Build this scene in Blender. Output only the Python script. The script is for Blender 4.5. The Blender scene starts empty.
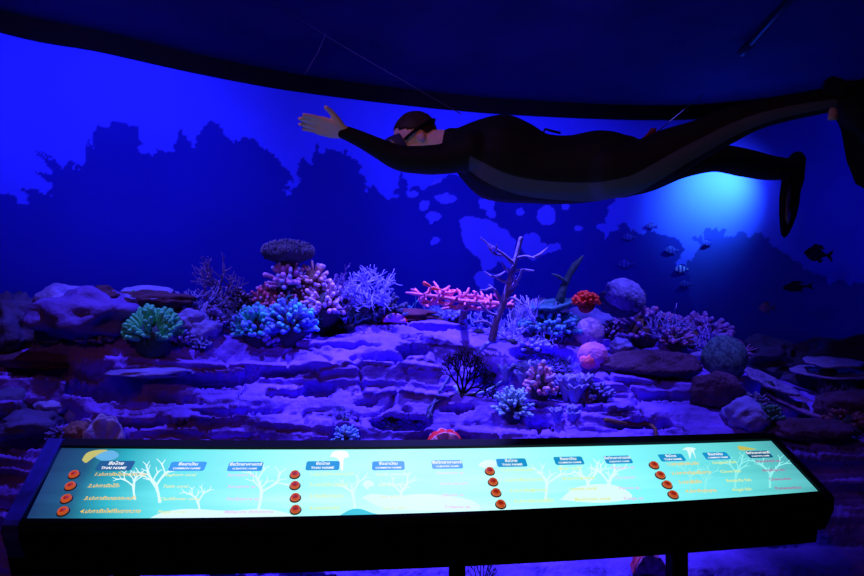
import bpy, math, random
import numpy as np
from mathutils import Vector, Matrix, noise
from mathutils.bvhtree import BVHTree

R = math.radians
C = bpy.context.scene.collection
SC = bpy.context.scene
F = 560.0                                    # focal length in pixels of the 864x576 frame
EYE = Vector((0, 0, 1.6))

# ------------------------------------------------------------------ camera, world, exposure, lights
cam_d = bpy.data.cameras.new('camera'); cam_d.sensor_width = 36; cam_d.lens = 36 * F / 864
cam = bpy.data.objects.new('camera', cam_d); C.objects.link(cam)
cam.location = EYE; cam.rotation_euler = (R(90), 0, 0); SC.camera = cam
w = bpy.data.worlds.new('world'); SC.world = w; w.use_nodes = True
w.node_tree.nodes['Background'].inputs[0].default_value = (0.002, 0.0015, 0.012, 1)
w.node_tree.nodes['Background'].inputs[1].default_value = 1.0
SC.view_settings.view_transform = 'Standard'; SC.view_settings.look = 'None'
SC.view_settings.exposure = 0.0; SC.view_settings.gamma = 1.0
SC.view_settings.use_curve_mapping = False

BLUE = (0.10, 0.07, 1.0)
VIOLET = (0.15, 0.13, 1.0)

def aim(o, target):
    o.rotation_euler = (Vector(target) - o.location).to_track_quat('-Z', 'Y').to_euler()

def spot(name, loc, target, energy, color, angle, blend=0.6, radius=0.05):
    d = bpy.data.lights.new(name, 'SPOT'); d.energy = energy; d.color = color
    d.spot_size = R(angle); d.spot_blend = blend; d.shadow_soft_size = radius
    o = bpy.data.objects.new(name, d); C.objects.link(o); o.location = loc; aim(o, target)
    return o

def area(name, loc, target, energy, color, sx, sy):
    d = bpy.data.lights.new(name, 'AREA'); d.shape = 'RECTANGLE'; d.size = sx; d.size_y = sy
    d.energy = energy; d.color = color
    o = bpy.data.objects.new(name, d); C.objects.link(o); o.location = loc; aim(o, target)
    return o

# blue wash lamps on the ceiling, aimed at the painted wall
WASH = [((-1.7, 2.2, 3.34), (-2.6, 4.6, 2.4), 235), ((-0.2, 1.5, 3.34), (-0.8, 5.4, 2.7), 225), ((0.1, 2.9, 3.34), (0.2, 5.6, 2.3), 120),
        ((1.0, 2.8, 3.34), (0.9, 5.8, 2.2), 170)]
# blue-violet reef lamps on the ceiling, aimed down at the rock bank
REEF = [((-1.4, 2.45, 3.34), (-1.1, 3.0, 1.2), 240), ((0.10, 3.0, 3.34), (0.0, 3.0, 1.0), 900),
        ((1.3, 2.75, 3.34), (1.25, 3.5, 1.1), 230)]
WARM = [((-0.9, -0.6, 3.3), (-0.4, 3.0, 1.7), 40)]
for i, (p, t, e) in enumerate(WASH): spot('wash_light', p, t, e, BLUE, 80, 0.9, 0.12)
for i, (p, t, e) in enumerate(REEF): spot('reef_light', p, t, e, VIOLET, (78, 62, 62)[i], 0.7, 0.04)
for i, (p, t, e) in enumerate(WARM): spot('warm_light', p, t, e, (1.0, 0.36, 0.28), 90, 0.8, 0.1)

spot('front_fill', (-1.5, 0.7, 3.34), (0.0, 2.25, 2.2), 58, VIOLET, 60, 0.9, 0.06)  # added blue fill for the diver's neck and hand, no fixture
# ------------------------------------------------------------------ helpers
def ray(px, py): return Vector(((px - 432) / F, 1.0, (288 - py) / F))
def D(px, py, d): return EYE + ray(px, py) * d

def M(name, col, rough=0.7, col2=None, scale=8.0, bump=0.0, spec=0.3, metal=0.0, bscale=None, sharp=False):
    m = bpy.data.materials.new(name); m.use_nodes = True
    nt = m.node_tree; b = nt.nodes['Principled BSDF']
    b.inputs['Roughness'].default_value = rough; b.inputs['Metallic'].default_value = metal
    b.inputs['Specular IOR Level'].default_value = spec
    tc = nt.nodes.new('ShaderNodeTexCoord')
    n = nt.nodes.new('ShaderNodeTexNoise'); n.inputs['Scale'].default_value = scale; n.inputs['Detail'].default_value = 6
    nt.links.new(tc.outputs['Object'], n.inputs['Vector'])
    r = nt.nodes.new('ShaderNodeValToRGB')
    c2 = col2 or tuple(x * 0.75 for x in col)
    r.color_ramp.elements[0].position = 0.42 if sharp else 0.32; r.color_ramp.elements[1].position = 0.58 if sharp else 0.68
    r.color_ramp.elements[0].color = (*c2, 1); r.color_ramp.elements[1].color = (*col, 1)
    nt.links.new(n.outputs['Fac'], r.inputs['Fac']); nt.links.new(r.outputs['Color'], b.inputs['Base Color'])
    if bump:
        n2 = nt.nodes.new('ShaderNodeTexNoise'); n2.inputs['Scale'].default_value = bscale or scale * 4; n2.inputs['Detail'].default_value = 8
        nt.links.new(tc.outputs['Object'], n2.inputs['Vector'])
        bp = nt.nodes.new('ShaderNodeBump'); bp.inputs['Strength'].default_value = bump; bp.inputs['Distance'].default_value = 0.03
        nt.links.new(n2.outputs['Fac'], bp.inputs['Height']); nt.links.new(bp.outputs['Normal'], b.inputs['Normal'])
    return m

def ME(name, col, strength=1.0):
    m = bpy.data.materials.new(name); m.use_nodes = True
    b = m.node_tree.nodes['Principled BSDF']; b.inputs['Base Color'].default_value = (0.02, 0.02, 0.02, 1)
    b.inputs['Roughness'].default_value = 0.4
    b.inputs['Emission Color'].default_value = (*col, 1); b.inputs['Emission Strength'].default_value = strength
    return m

class MB:
    def __init__(s): s.v = []; s.f = []; s.mi = []; s.cur = 0
    def add(s, vs, fs):
        o = len(s.v); s.v += [tuple(p) for p in vs]; s.f += [tuple(i + o for i in f) for f in fs]
        s.mi += [s.cur] * len(fs)
    def tube(s, pts, rad, seg=6, flat=1.0, cap=True):
        pts = [Vector(p) for p in pts]; n = len(pts)
        if not hasattr(rad, '__len__'): rad = [rad] * n
        vs = []; fs = []; rings = []
        up = None
        def ring(c, t, r):
            nonlocal up
            if up is None: up = Vector((0, 0, 1)) if abs(t.z) < .9 else Vector((1, 0, 0))
            a = t.cross(up)
            if a.length < 1e-6: a = t.orthogonal()
            a.normalize(); b = a.cross(t).normalized(); up = b
            i0 = len(vs)
            for k in range(seg):
                an = 2 * math.pi * k / seg
                vs.append(c + a * (math.cos(an) * r) + b * (math.sin(an) * r * flat))
            rings.append(i0)
        for i in range(n):
            t = (pts[min(i + 1, n - 1)] - pts[max(i - 1, 0)])
            if t.length < 1e-9: t = Vector((0, 0, 1))
            t.normalize()
            if i == 0 and cap: ring(pts[0] - t * rad[0] * .55, t, rad[0] * .6)
            ring(pts[i], t, rad[i])
            if i == n - 1 and cap: ring(pts[i] + t * rad[i] * .6, t, rad[i] * .62)
        for a, b in zip(rings, rings[1:]):
            for k in range(seg): fs.append((a + k, a + (k + 1) % seg, b + (k + 1) % seg, b + k))
        fs.append(tuple(rings[0] + k for k in reversed(range(seg)))); fs.append(tuple(rings[-1] + k for k in range(seg)))
        s.add(vs, fs)
    def ball(s, c, r, u=8, v=5, sc=(1, 1, 1)):
        c = Vector(c); vs = [c + Vector((0, 0, r * sc[2]))]; fs = []
        for j in range(1, v):
            th = math.pi * j / v
            for k in range(u):
                ph = 2 * math.pi * k / u
                vs.append(c + Vector((r * sc[0] * math.sin(th) * math.cos(ph), r * sc[1] * math.sin(th) * math.sin(ph), r * sc[2] * math.cos(th))))
        vs.append(c - Vector((0, 0, r * sc[2]))); L = len(vs) - 1
        for k in range(u):
            fs.append((0, 1 + k, 1 + (k + 1) % u)); o = 1 + (v - 2) * u
            fs.append((L, o + (k + 1) % u, o + k))
        for j in range(v - 2):
            for k in range(u):
                a = 1 + j * u; b = a + u
                fs.append((a + k, b + k, b + (k + 1) % u, a + (k + 1) % u))
        s.add(vs, fs)
    def box(s, c, d, mat=None):
        x, y, z = (q / 2 for q in d); vs = [Vector((a * x, b * y, e * z)) for a in (-1, 1) for b in (-1, 1) for e in (-1, 1)]
        if mat: vs = [mat @ q for q in vs]
        vs = [q + Vector(c) for q in vs]
        s.add(vs, [(0, 1, 3, 2), (4, 6, 7, 5), (0, 4, 5, 1), (2, 3, 7, 6), (0, 2, 6, 4), (1, 5, 7, 3)])
    def prism(s, poly, h0, h1, f):
        """poly: 2-D outline; f(a, b, h) -> world point. Closed solid with n-gon caps."""
        n = len(poly); vs = [f(a, b, h0) for a, b in poly] + [f(a, b, h1) for a, b in poly]
        s.add(vs, [tuple(reversed(range(n))), tuple(range(n, 2 * n))] + [(k, (k + 1) % n, n + (k + 1) % n, n + k) for k in range(n)])
    def grid(s, P):
        """P[i][j] points -> open sheet"""
        ni, nj = len(P), len(P[0]); vs = [p for r in P for p in r]
        s.add(vs, [(i * nj + j, i * nj + j + 1, (i + 1) * nj + j + 1, (i + 1) * nj + j) for i in range(ni - 1) for j in range(nj - 1)])
    def build(s, name, mats, parent=None, loc=None, smooth=True):
        me = bpy.data.meshes.new(name); me.from_pydata([tuple(v) for v in s.v], [], s.f)
        if not isinstance(mats, (list, tuple)): mats = [mats]
        for m in mats: me.materials.append(m)
        me.polygons.foreach_set('material_index', s.mi)
        me.polygons.foreach_set('use_smooth', [smooth] * len(me.polygons)); me.update()
        o = bpy.data.objects.new(name, me); C.objects.link(o)
        if parent: o.parent = parent
        if loc is not None: o.location = loc
        return o

def tag(o, label=None, cat=None, group=None, kind=None):
    if label: o['label'] = label
    if cat: o['category'] = cat
    if group: o['group'] = group
    if kind: o['kind'] = kind
    return o

def empty(name, loc, label, cat, group=None, rot=(0, 0, 0)):
    o = bpy.data.objects.new(name, None); C.objects.link(o); o.location = loc; o.rotation_euler = rot
    o.empty_display_size = 0.05
    return tag(o, label, cat, group)

def copy_tree(o, parent=None):
    c = o.copy(); C.objects.link(c); c.parent = parent
    for ch in list(o.children): copy_tree(ch, c)
    return c

def catmull(P, n):
    P = np.array(P, float); out = []
    for i in range(len(P) - 1):
        p0, p1, p2, p3 = P[max(i - 1, 0)], P[i], P[i + 1], P[min(i + 2, len(P) - 1)]
        for t in np.linspace(0, 1, n, endpoint=False):
            out.append(0.5 * (2 * p1 + (p2 - p0) * t + (2 * p0 - 5 * p1 + 4 * p2 - p3) * t * t + (3 * p1 - p0 - 3 * p2 + p3) * t ** 3))
    out.append(P[-1]); return np.array(out)

_rs = np.random.RandomState(7); _tab = _rs.rand(256, 256)
def vn(x, y, seed=0):
    x = np.asarray(x, float) + seed * 17.3; y = np.asarray(y, float) + seed * 31.7
    xi = np.floor(x).astype(int); yi = np.floor(y).astype(int); fx = x - xi; fy = y - yi
    fx = fx * fx * (3 - 2 * fx); fy = fy * fy * (3 - 2 * fy)
    g = lambda a, b: _tab[a % 256, b % 256]
    return (g(xi, yi) * (1 - fx) + g(xi + 1, yi) * fx) * (1 - fy) + (g(xi, yi + 1) * (1 - fx) + g(xi + 1, yi + 1) * fx) * fy
def fbm(x, y, o=4, seed=0):
    s = 0; a = .5
    for k in range(o): s = s + a * vn(np.asarray(x) * 2 ** k, np.asarray(y) * 2 ** k, seed + k); a /= 2
    return s / (1 - .5 ** o)

# ------------------------------------------------------------------ room shell
ZV, ZC = 3.30, 3.44                           # lower edge of the valance, ceiling height
VAL = [(-4.3, -1.0), (-4.2, 1.0), (-3.65, 2.7), (-2.87, 3.72), (-2.39, 4.03), (-1.84, 4.45), (-1.14, 4.86), (0, 5.29), (.99, 5.53),
       (2.22, 5.67), (3.0, 5.55), (3.7, 5.1), (4.15, 4.2), (4.3, 3.0), (4.3, 1.0), (4.3, -1.0)]
vc = catmull(VAL, 14)
tg = np.gradient(vc, axis=0); tg /= np.linalg.norm(tg, axis=1)[:, None]
nrm = np.stack([-tg[:, 1], tg[:, 0]], 1)      # outward
wc = vc + nrm * 0.012

M_ceil = M('ceiling_cloth', (0.03, 0.022, 0.11), 0.95, (0.018, 0.014, 0.08), 2.0)
M_black = M('matt_black', (0.004, 0.004, 0.006), 0.9, spec=0.1)
M_floor = M('dark_floor', (0.03, 0.03, 0.05), 0.6, scale=3)

# painted wall: flat tones of a reef mural
m_wall = bpy.data.materials.new('reef_mural'); m_wall.use_nodes = True
nt = m_wall.node_tree; b = nt.nodes['Principled BSDF']; b.inputs['Roughness'].default_value = 0.9; b.inputs['Specular IOR Level'].default_value = 0.1
at = nt.nodes.new('ShaderNodeAttribute'); at.attribute_name = 'paint'
nz = nt.nodes.new('ShaderNodeTexNoise'); nz.inputs['Scale'].default_value = 1.3; nz.inputs['Detail'].default_value = 5
tcw = nt.nodes.new('ShaderNodeTexCoord'); nt.links.new(tcw.outputs['Object'], nz.inputs['Vector'])
mr = nt.nodes.new('ShaderNodeMapRange'); mr.inputs[1].default_value = .3; mr.inputs[2].default_value = .7; mr.inputs[3].default_value = .88; mr.inputs[4].default_value = 1.08
nt.links.new(nz.outputs['Fac'], mr.inputs[0])
mx = nt.nodes.new('ShaderNodeVectorMath'); mx.operation = 'SCALE'
nt.links.new(at.outputs['Color'], mx.inputs[0]); nt.links.new(mr.outputs[0], mx.inputs['Scale']); nt.links.new(mx.outputs[0], b.inputs['Base Color'])

def inpoly(x, y, poly):
    r = np.zeros(x.shape, bool); n = len(poly)
    for i in range(n):
        x0, y0 = poly[i]; x1, y1 = poly[(i + 1) % n]
        if y0 == y1: continue
        c = ((y0 > y) != (y1 > y)) & (x < (x1 - x0) * (y - y0) / (y1 - y0) + x0)
        r ^= c
    return r

SIL = [(-60, 200), (0, 196), (12, 197), (25, 204), (31, 195), (22, 188), (36, 190), (47, 196), (50, 186), (37, 173), (50, 177), (62, 178), (54, 168), (36, 153), (52, 158), (62, 166), (68, 160), (80, 168),
       (87, 160), (88, 145), (93, 150), (93, 131), (104, 128), (112, 124), (120, 121), (128, 125), (138, 122), (141, 130), (137, 138), (145, 143), (135, 150), (148, 156), (160, 149), (171, 153),
       (176, 150), (175, 133), (185, 133), (191, 143), (201, 131), (205, 126), (215, 124), (222, 128), (231, 141), (245, 138), (256, 141), (268, 150), (280, 160), (290, 170), (291, 181), (284, 187), (291, 192),
       (298, 186), (301, 156), (309, 163), (314, 146), (322, 152), (330, 149), (345, 153), (356, 162), (367, 176), (364, 188), (376, 192), (386, 200), (395, 196), (400, 176), (407, 179), (404, 191),
       (422, 188), (440, 176), (470, 172), (560, 180), (611, 199), (600, 226), (604, 238), (611, 231), (619, 226), (629, 226), (641, 231), (661, 233), (676, 238), (684, 247), (680, 258), (676, 266), (690, 270), (695, 330), (695, 520), (-60, 520)]
SIL2 = [(672, 300), (690, 262), (697, 245), (692, 236), (702, 238), (706, 229), (714, 232), (722, 229), (728, 236), (737, 232), (750, 236), (760, 233), (764, 241), (772, 243), (786, 256), (800, 264), (812, 277),
        (835, 281), (900, 292), (950, 300), (950, 520), (672, 520)]
HOLES = [[(460, 221), (468, 215), (480, 219), (492, 222), (506, 229), (516, 241), (514, 256), (509, 269), (499, 262), (490, 270), (482, 272), (480, 260), (468, 250), (461, 238)],
         [(523, 233), (535, 232), (541, 240), (547, 243), (560, 243), (562, 248), (548, 252), (540, 256), (533, 260), (527, 256), (520, 248)],
         [(475, 276), (484, 271), (494, 277), (492, 288), (480, 291)]]
ELL = [(446, 198, 11, 6), (434, 180, 8, 5), (433, 217, 6, 6), (487, 204, 8, 5), (492, 213, 6, 6), (546, 215, 10, 9), (551, 192, 5, 9), (578, 227, 5, 3), (412, 195, 6, 4), (424, 206, 6, 4), (417, 181, 7, 4), (436, 241, 5, 4), (520, 212, 4, 5), (566, 207, 4, 4)]

zs = np.concatenate([[0.0, 0.4, 0.8], np.arange(1.0, 3.56, 0.011), [3.6, 3.75, 3.9]])
seglen = np.concatenate([[0], np.cumsum(np.linalg.norm(np.diff(wc, axis=0), axis=1))])
def at_s(s): return np.stack([np.interp(s, seglen, wc[:, 0]), np.interp(s, seglen, wc[:, 1])], 1)
fine_a = seglen[np.argmin(np.abs(wc[:, 0] + 3.9) + np.abs(wc[:, 1] - 3.2))]; fine_b = seglen[np.argmin(np.abs(wc[:, 0] - 4.3) + np.abs(wc[:, 1] - 4.9))]
ss = np.concatenate([np.linspace(0, fine_a, 20, endpoint=False), np.arange(fine_a, fine_b, 0.011), np.linspace(fine_b, seglen[-1], 20)])
wxy = at_s(ss)
X = np.repeat(wxy[:, 0], len(zs)); Y = np.repeat(wxy[:, 1], len(zs)); Z = np.tile(zs, len(ss))
Yc = np.maximum(Y, 0.3); PX = 432 + F * X / Yc; PY = 288 - F * (Z - 1.6) / Yc
wx = PX + 7 * (fbm(PX / 9, PY / 9, 3, 1) - .5) * 2 + 3 * (vn(PX / 3, PY / 3, 5) - .5); wy = PY + 7 * (fbm(PX / 9, PY / 9, 3, 9) - .5) * 2 + 3 * (vn(PX / 3, PY / 3, 8) - .5)
col = np.zeros((len(X), 4)); col[:] = (0.06, 0.10, 0.90, 1)
insil = inpoly(wx, wy, SIL)
col[insil] = (0.012, 0.02, 0.36, 1)
LINES = [(37, 152, 60, 172, 3), (37, 173, 62, 184, 3), (22, 188, 48, 199, 3), (46, 161, 74, 192, 3.5), (28, 199, 50, 204, 3), (89, 141, 91, 172, 2.5), (401, 174, 403, 196, 3), (316, 145, 319, 165, 2.5), (346, 150, 342, 165, 2.5), (180, 130, 183, 150, 3.5)]
lx, ly = PX + 3 * (vn(PX / 4, PY / 4, 5) - .5), PY + 3 * (vn(PX / 4, PY / 4, 8) - .5)
for (x0, y0, x1, y1, wd_) in LINES:
    tt = np.clip(((lx - x0) * (x1 - x0) + (ly - y0) * (y1 - y0)) / ((x1 - x0) ** 2 + (y1 - y0) ** 2), 0, 1)
    insil |= (lx - x0 - tt * (x1 - x0)) ** 2 + (ly - y0 - tt * (y1 - y0)) ** 2 < (wd_ * (.5 + tt * .6)) ** 2
col[insil] = (0.012, 0.02, 0.36, 1)
in2 = inpoly(wx, wy, SIL2) & ~insil
col[in2] = (0.02, 0.04, 0.42, 1)
hole = np.zeros(len(X), bool)
hx = PX + 3 * (fbm(PX / 8, PY / 8, 2, 3) - .5) * 2; hy = PY + 3 * (fbm(PX / 8, PY / 8, 2, 4) - .5) * 2
for h in HOLES: hole |= inpoly(hx, hy, h)
for (ex, ey, rx, ry) in ELL: hole |= ((hx - ex) / rx) ** 2 + ((hy - ey) / ry) ** 2 < 1
col[hole & insil] = (0.10, 0.13, 0.92, 1)
ni, nj = len(ss), len(zs)
me = bpy.data.meshes.new('wall_back')
idx = np.arange(ni * nj).reshape(ni, nj)
quads = np.stack([idx[:-1, :-1], idx[1:, :-1], idx[1:, 1:], idx[:-1, 1:]], -1).reshape(-1, 4)
me.from_pydata(np.stack([X, Y, Z], 1).tolist(), [], quads.tolist())
ca = me.color_attributes.new('paint', 'FLOAT_COLOR', 'POINT'); ca.data.foreach_set('color', col.ravel())
me.polygons.foreach_set('use_smooth', [True] * len(me.polygons)); me.materials.append(m_wall)
o = bpy.data.objects.new('wall_back', me); C.objects.link(o); tag(o, kind='structure')

# ceiling: lower ceiling up to the valance line, upper strip over the lamp slot, black valance lip
mb = MB(); rows = []
for i in range(len(vc)):
    a = np.array([vc[i, 0] * .0, -3.0]); row = []
    for t in np.linspace(0, 1, 24):
        p = vc[i] * t + np.array([vc[i, 0] * (0.55 + .45 * t), -1.2]) * (1 - t)
        row.append((p[0], p[1], ZC + 0.05 * (1 - t) * 0 + 0.035 * math.sin(t * 26) * (1 - t * t)))
    rows.append(row)
mb.grid(rows)
top = MB(); top.grid([[(vc[i, 0], vc[i, 1], 3.9), (wc[i, 0], wc[i, 1], 3.9)] for i in range(len(vc))])
mb.add(top.v, top.f)
tag(mb.build('ceiling', M_ceil), kind='structure')
mb = MB()
mb.grid([[(vc[i, 0], vc[i, 1], ZV), (vc[i, 0], vc[i, 1], 3.9)] for i in range(len(vc))])
inner = vc - nrm * 0.03
mb.grid([[(inner[i, 0], inner[i, 1], ZV), (inner[i, 0], inner[i, 1], ZC)] for i in range(len(vc))])
mb.grid([[(inner[i, 0], inner[i, 1], ZV), (vc[i, 0], vc[i, 1], ZV)] for i in range(len(vc))])
tag(mb.build('trim_1', M_black), kind='structure')
mb = MB(); mb.box((0, 2.4, -0.05), (11, 9, 0.1)); tag(mb.build('floor', M_floor, smooth=False), kind='structure')
mb = MB(); mb.box((0, -1.75, 1.95), (11, 0.1, 3.9)); tag(mb.build('wall_front', M_black, smooth=False), kind='structure')
mb = MB(); mb.box((0, -1.3, 3.97), (11, 1.2, 0.1)); mb.box((-4.5, -1.3, 1.95), (.1, 1.2, 3.9)); mb.box((4.5, -1.3, 1.95), (.1, 1.2, 3.9)); tag(mb.build('trim_2', M_black, smooth=False), kind='structure')

def wall_depth(px):
    """distance along y at which the plan ray of pixel column px meets the painted wall"""
    k = (px - 432) / F; g = wc[:, 0] - k * wc[:, 1]; best = 9
    for i in range(len(g) - 1):
        if g[i] * g[i + 1] <= 0 and wc[i, 1] > 0:
            t = g[i] / (g[i] - g[i + 1] + 1e-9); y = wc[i, 1] + t * (wc[i + 1, 1] - wc[i, 1])
            if y > 0.5: best = min(best, y)
    return best

# ------------------------------------------------------------------ rock bank
CR = np.array([(-160, 330, 2.9), (0, 348, 3.15), (40, 338, 3.25), (70, 312, 3.35), (130, 306, 3.45), (200, 318, 3.65), (260, 330, 3.8), (340, 323, 3.9), (430, 314, 3.95), (500, 330, 4.0), (560, 335, 4.0),
               (600, 331, 4.0), (650, 336, 4.05), (700, 350, 4.1), (760, 378, 4.0), (820, 398, 3.8), (900, 402, 3.5), (1040, 405, 3.0)], float)
CREV = [(222, 378, 34, 7, .22), (275, 372, 40, 4, .12), (318, 388, 18, 5, .16), (300, 394, 30, 2.5, .1), (335, 327, 22, 5, .14), (415, 350, 16, 7, .2), (385, 357, 26, 3, .12), (270, 322, 30, 3, .1), (440, 324, 40, 3, .1),
        (105, 385, 34, 14, .3), (60, 366, 50, 6, .22), (40, 415, 45, 12, .25), (20, 440, 40, 10, .25), (150, 420, 45, 4, .14), (240, 411, 40, 3, .1), (180, 398, 30, 3, .12), (492, 374, 20, 10, .2), (545, 352, 34, 8, .2),
        (630, 340, 30, 6, .18), (640, 425, 30, 5, .18), (585, 392, 3, 12, .14), (545, 402, 16, 2.5, .1), (460, 408, 14, 3, .12), (345, 436, 14, 12, .22), (400, 420, 26, 7, .2), (448, 438, 26, 9, .2), (540, 424, 14, 3, .1),
        (690, 395, 50, 5, .12), (700, 360, 30, 6, .18), (760, 390, 30, 8, .2), (800, 420, 50, 8, .25), (600, 408, 40, 2.5, .1), (570, 380, 20, 3, .1), (350, 345, 30, 2, .08), (300, 345, 26, 2, .08), (365, 400, 12, 2.5, .08)]
us = np.linspace(-120, 1000, 520); nv = 230
PTS = np.zeros((len(us), nv, 3))
vv = np.linspace(0, 1, nv)
for i, c in enumerate(us):
    rc = np.interp(c, CR[:, 0], CR[:, 1]); yc = np.interp(c, CR[:, 0], CR[:, 2]); wd = min(wall_depth(c), 6.2) - 0.08
    yc = 2.62 + .58 * (yc - 2.62); zc = 1.6 + (288 - rc) / F * yc; y0 = 2.62
    zr = lambda row, d: 1.6 + (288 - row) / F * d
    prof = [(1.97, -.05), (2.06, .34), (2.3, zr(566, 2.3)), (2.47, zr(548, 2.47)), (2.56, zr(500, 2.56)), (y0, zr(446, y0)), (y0 + .3 * (yc - y0), zr(446 + .43 * (rc - 446), y0 + .3 * (yc - y0))),
            (y0 + .62 * (yc - y0), zr(446 + .76 * (rc - 446), y0 + .62 * (yc - y0))), (yc, zc), (yc + .35 * (wd - yc), zc - .06), (yc + .7 * (wd - yc), zc - .5), (wd, max(zc - .9, .1))]
    if c < 110: prof[1] = (2.06, .05); prof[2] = (2.3, .1); prof[3] = (2.47, .2)
    prof = np.array(prof); L = np.concatenate([[0], np.cumsum(np.linalg.norm(np.diff(prof, axis=0), axis=1))])
    k_c = L[8]; s = np.where(vv < .82, vv / .82 * k_c, k_c + (vv - .82) / .18 * (L[-1] - k_c))
    yy = np.interp(s, L, prof[:, 0]); zz = np.interp(s, L, prof[:, 1])
    PTS[i, :, 0] = (c - 432) / F * yy; PTS[i, :, 1] = yy; PTS[i, :, 2] = zz
x, y, z = PTS[..., 0], PTS[..., 1], PTS[..., 2]
px = 432 + F * x / y; py = 288 + F * (1.6 - z) / y
d = 0.16 * (fbm(x * 1.3, z * 2.2 + y, 4, 2) - .5)
zl = z + 0.10 * (fbm(x * 1.1, y * .7, 3, 4) - .5) + 0.05 * x
fr = (zl * 8.5) % 1.0; lay = np.floor(zl * 8.5)
amp = np.clip((vn(x * 1.1 + lay * 5.3, lay * 3.1, 6) - .35) * 2.2, 0, 1)
dl = 0.12 * amp * (np.clip(fr / .85, 0, 1) ** 1.5 * np.clip((.97 - fr) / .06, 0, 1) - .3)
fr2 = ((zl + .03 * (fbm(x * 4, z * 4, 2, 31) - .5)) * 23) % 1.0; lay2 = np.floor(zl * 23)
dl += 0.04 * np.clip((vn(x * 2.3 + lay2 * 3.7, lay2 * 1.7, 12) - .4) * 2.5, 0, 1) * fr2
dg = fbm(x * 5 + z * 4, z * 7 - x * 3, 4, 21); d += 0.09 * (dg - .5)
d += 0.010 * (fbm(x * 22, z * 30 + y * 10, 3, 15) - .5)
wpx = px + 14 * (fbm(px / 14, py / 8, 3, 41) - .5); wpy = py + 8 * (fbm(px / 10, py / 8, 3, 43) - .5)
for (cx, cy, rx, ry, dep) in CREV:
    q = ((wpx - cx) / rx) ** 2 + ((wpy - cy) / ry) ** 2
    d -= dep * np.clip(1.25 - q, 0, 1) ** .6 * (q < 1.25)
# thin wandering cracks
cr = np.abs(fbm(x * 2.2 + z * 1.5, z * 6, 3, 51) - .5); d -= 0.05 * np.clip(1 - cr / .012, 0, 1) * (py < 470)
back = np.clip((y - 4.2) / .3, 0, 1) * 0 + (vv[None, :] > .84)
dx, dy, dz = x / np.sqrt(x * x + y * y), y / np.sqrt(x * x + y * y), 0
amtf = np.where(back, .3, 1.0)
PTS[..., 0] -= dx * (d * .8 + dl) * amtf; PTS[..., 1] -= dy * (d * .8 + dl) * amtf; PTS[..., 2] += (d * .55 + dl * .12) * amtf
tv = PTS.reshape(-1, 3); idx = np.arange(len(us) * nv).reshape(len(us), nv)
tq = np.stack([idx[:-1, :-1], idx[1:, :-1], idx[1:, 1:], idx[:-1, 1:]], -1).reshape(-1, 4)
me = bpy.data.meshes.new('rock_bank'); me.from_pydata(tv.tolist(), [], tq.tolist())
me.polygons.foreach_set('use_smooth', [True] * len(me.polygons))
M_rock = M('violet_rock', (0.25, 0.11, 0.88), 0.75, (0.11, 0.05, 0.46), 5.0, 0.55, 0.25, bscale=30)
me.materials.append(M_rock)
bank = bpy.data.objects.new('rock_bank', me); C.objects.link(bank)
tag(bank, 'long layered violet-lit rock bank with ledges and cracks behind the lit panel', 'rock')
BVH = BVHTree.FromPolygons([Vector(p) for p in tv.tolist()], tq.tolist())
def on(px, py, sink=0.01):
    r = ray(px, py).normalized(); h = BVH.ray_cast(EYE, r)
    if h[0] is None:
        return None
    return h[0] + r * sink
FORCE = None                                  # set: things stand on the rock lumps at this distance instead of on the bank
def on_or(px, py, dep, sink=0.01):
    if FORCE: return D(px, py, FORCE), FORCE
    for k in range(0, 140, 2):
        p = on(px, py + k, sink)
        if p is not None and p.y < 4.6: return p, p.y
    return D(px, py, dep), dep
# ------------------------------------------------------------------ lit information console
a_, t_ = R(5), R(25)
PL = Vector((math.cos(a_), math.sin(a_), 0)); PU = Vector((-math.sin(a_) * math.cos(t_), math.cos(a_) * math.cos(t_), math.sin(t_)))
PN = PL.cross(PU); P0 = D(432, 480, 1.85)
def uv(px, py):
    q = ray(px, py); s = (P0 - EYE).dot(PN) / q.dot(PN); p = EYE + q * s - P0
    return p.dot(PL), p.dot(PU)
def pan(u, v, h=0.0): return P0 + PL * u + PU * v + PN * h
tops = [uv(*p) for p in [(58, 448), (75, 448), (220, 449.6), (430, 449), (630, 445), (772, 441)]]
bots = [uv(*p) for p in [(25, 519), (220, 519), (430, 513), (630, 505), (817, 492)]]
cT = np.polyfit([p[0] for p in tops], [p[1] for p in tops], 2); cB = np.polyfit([p[0] for p in bots], [p[1] for p in bots], 2)
U0, U1 = -1.262, 1.285
vt = lambda u: float(np.polyval(cT, u)); vb = lambda u: float(np.polyval(cB, u))

M_steel = M('black_gloss_metal', (0.006, 0.006, 0.012), 0.6, spec=0.1)
M_apron = M('black_panel', (0.004, 0.004, 0.006), 0.7, spec=0.04)
M_cap = M('blue_sheen_metal', (0.05, 0.05, 0.75), 0.32, (0.02, 0.02, 0.25), 12, metal=0.35, spec=.8)  # blue lamp reflection on the cap is put into the base colour
con = empty('information_console', (P0.x, P0.y, 0), 'long sloping lit information panel with red buttons on a black console', 'information panel')
CO = Vector((P0.x, P0.y, 0))
def cpan(u, v, h=0.0): return pan(u, v, h) - CO
us_ = np.linspace(U0, U1, 49)

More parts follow.
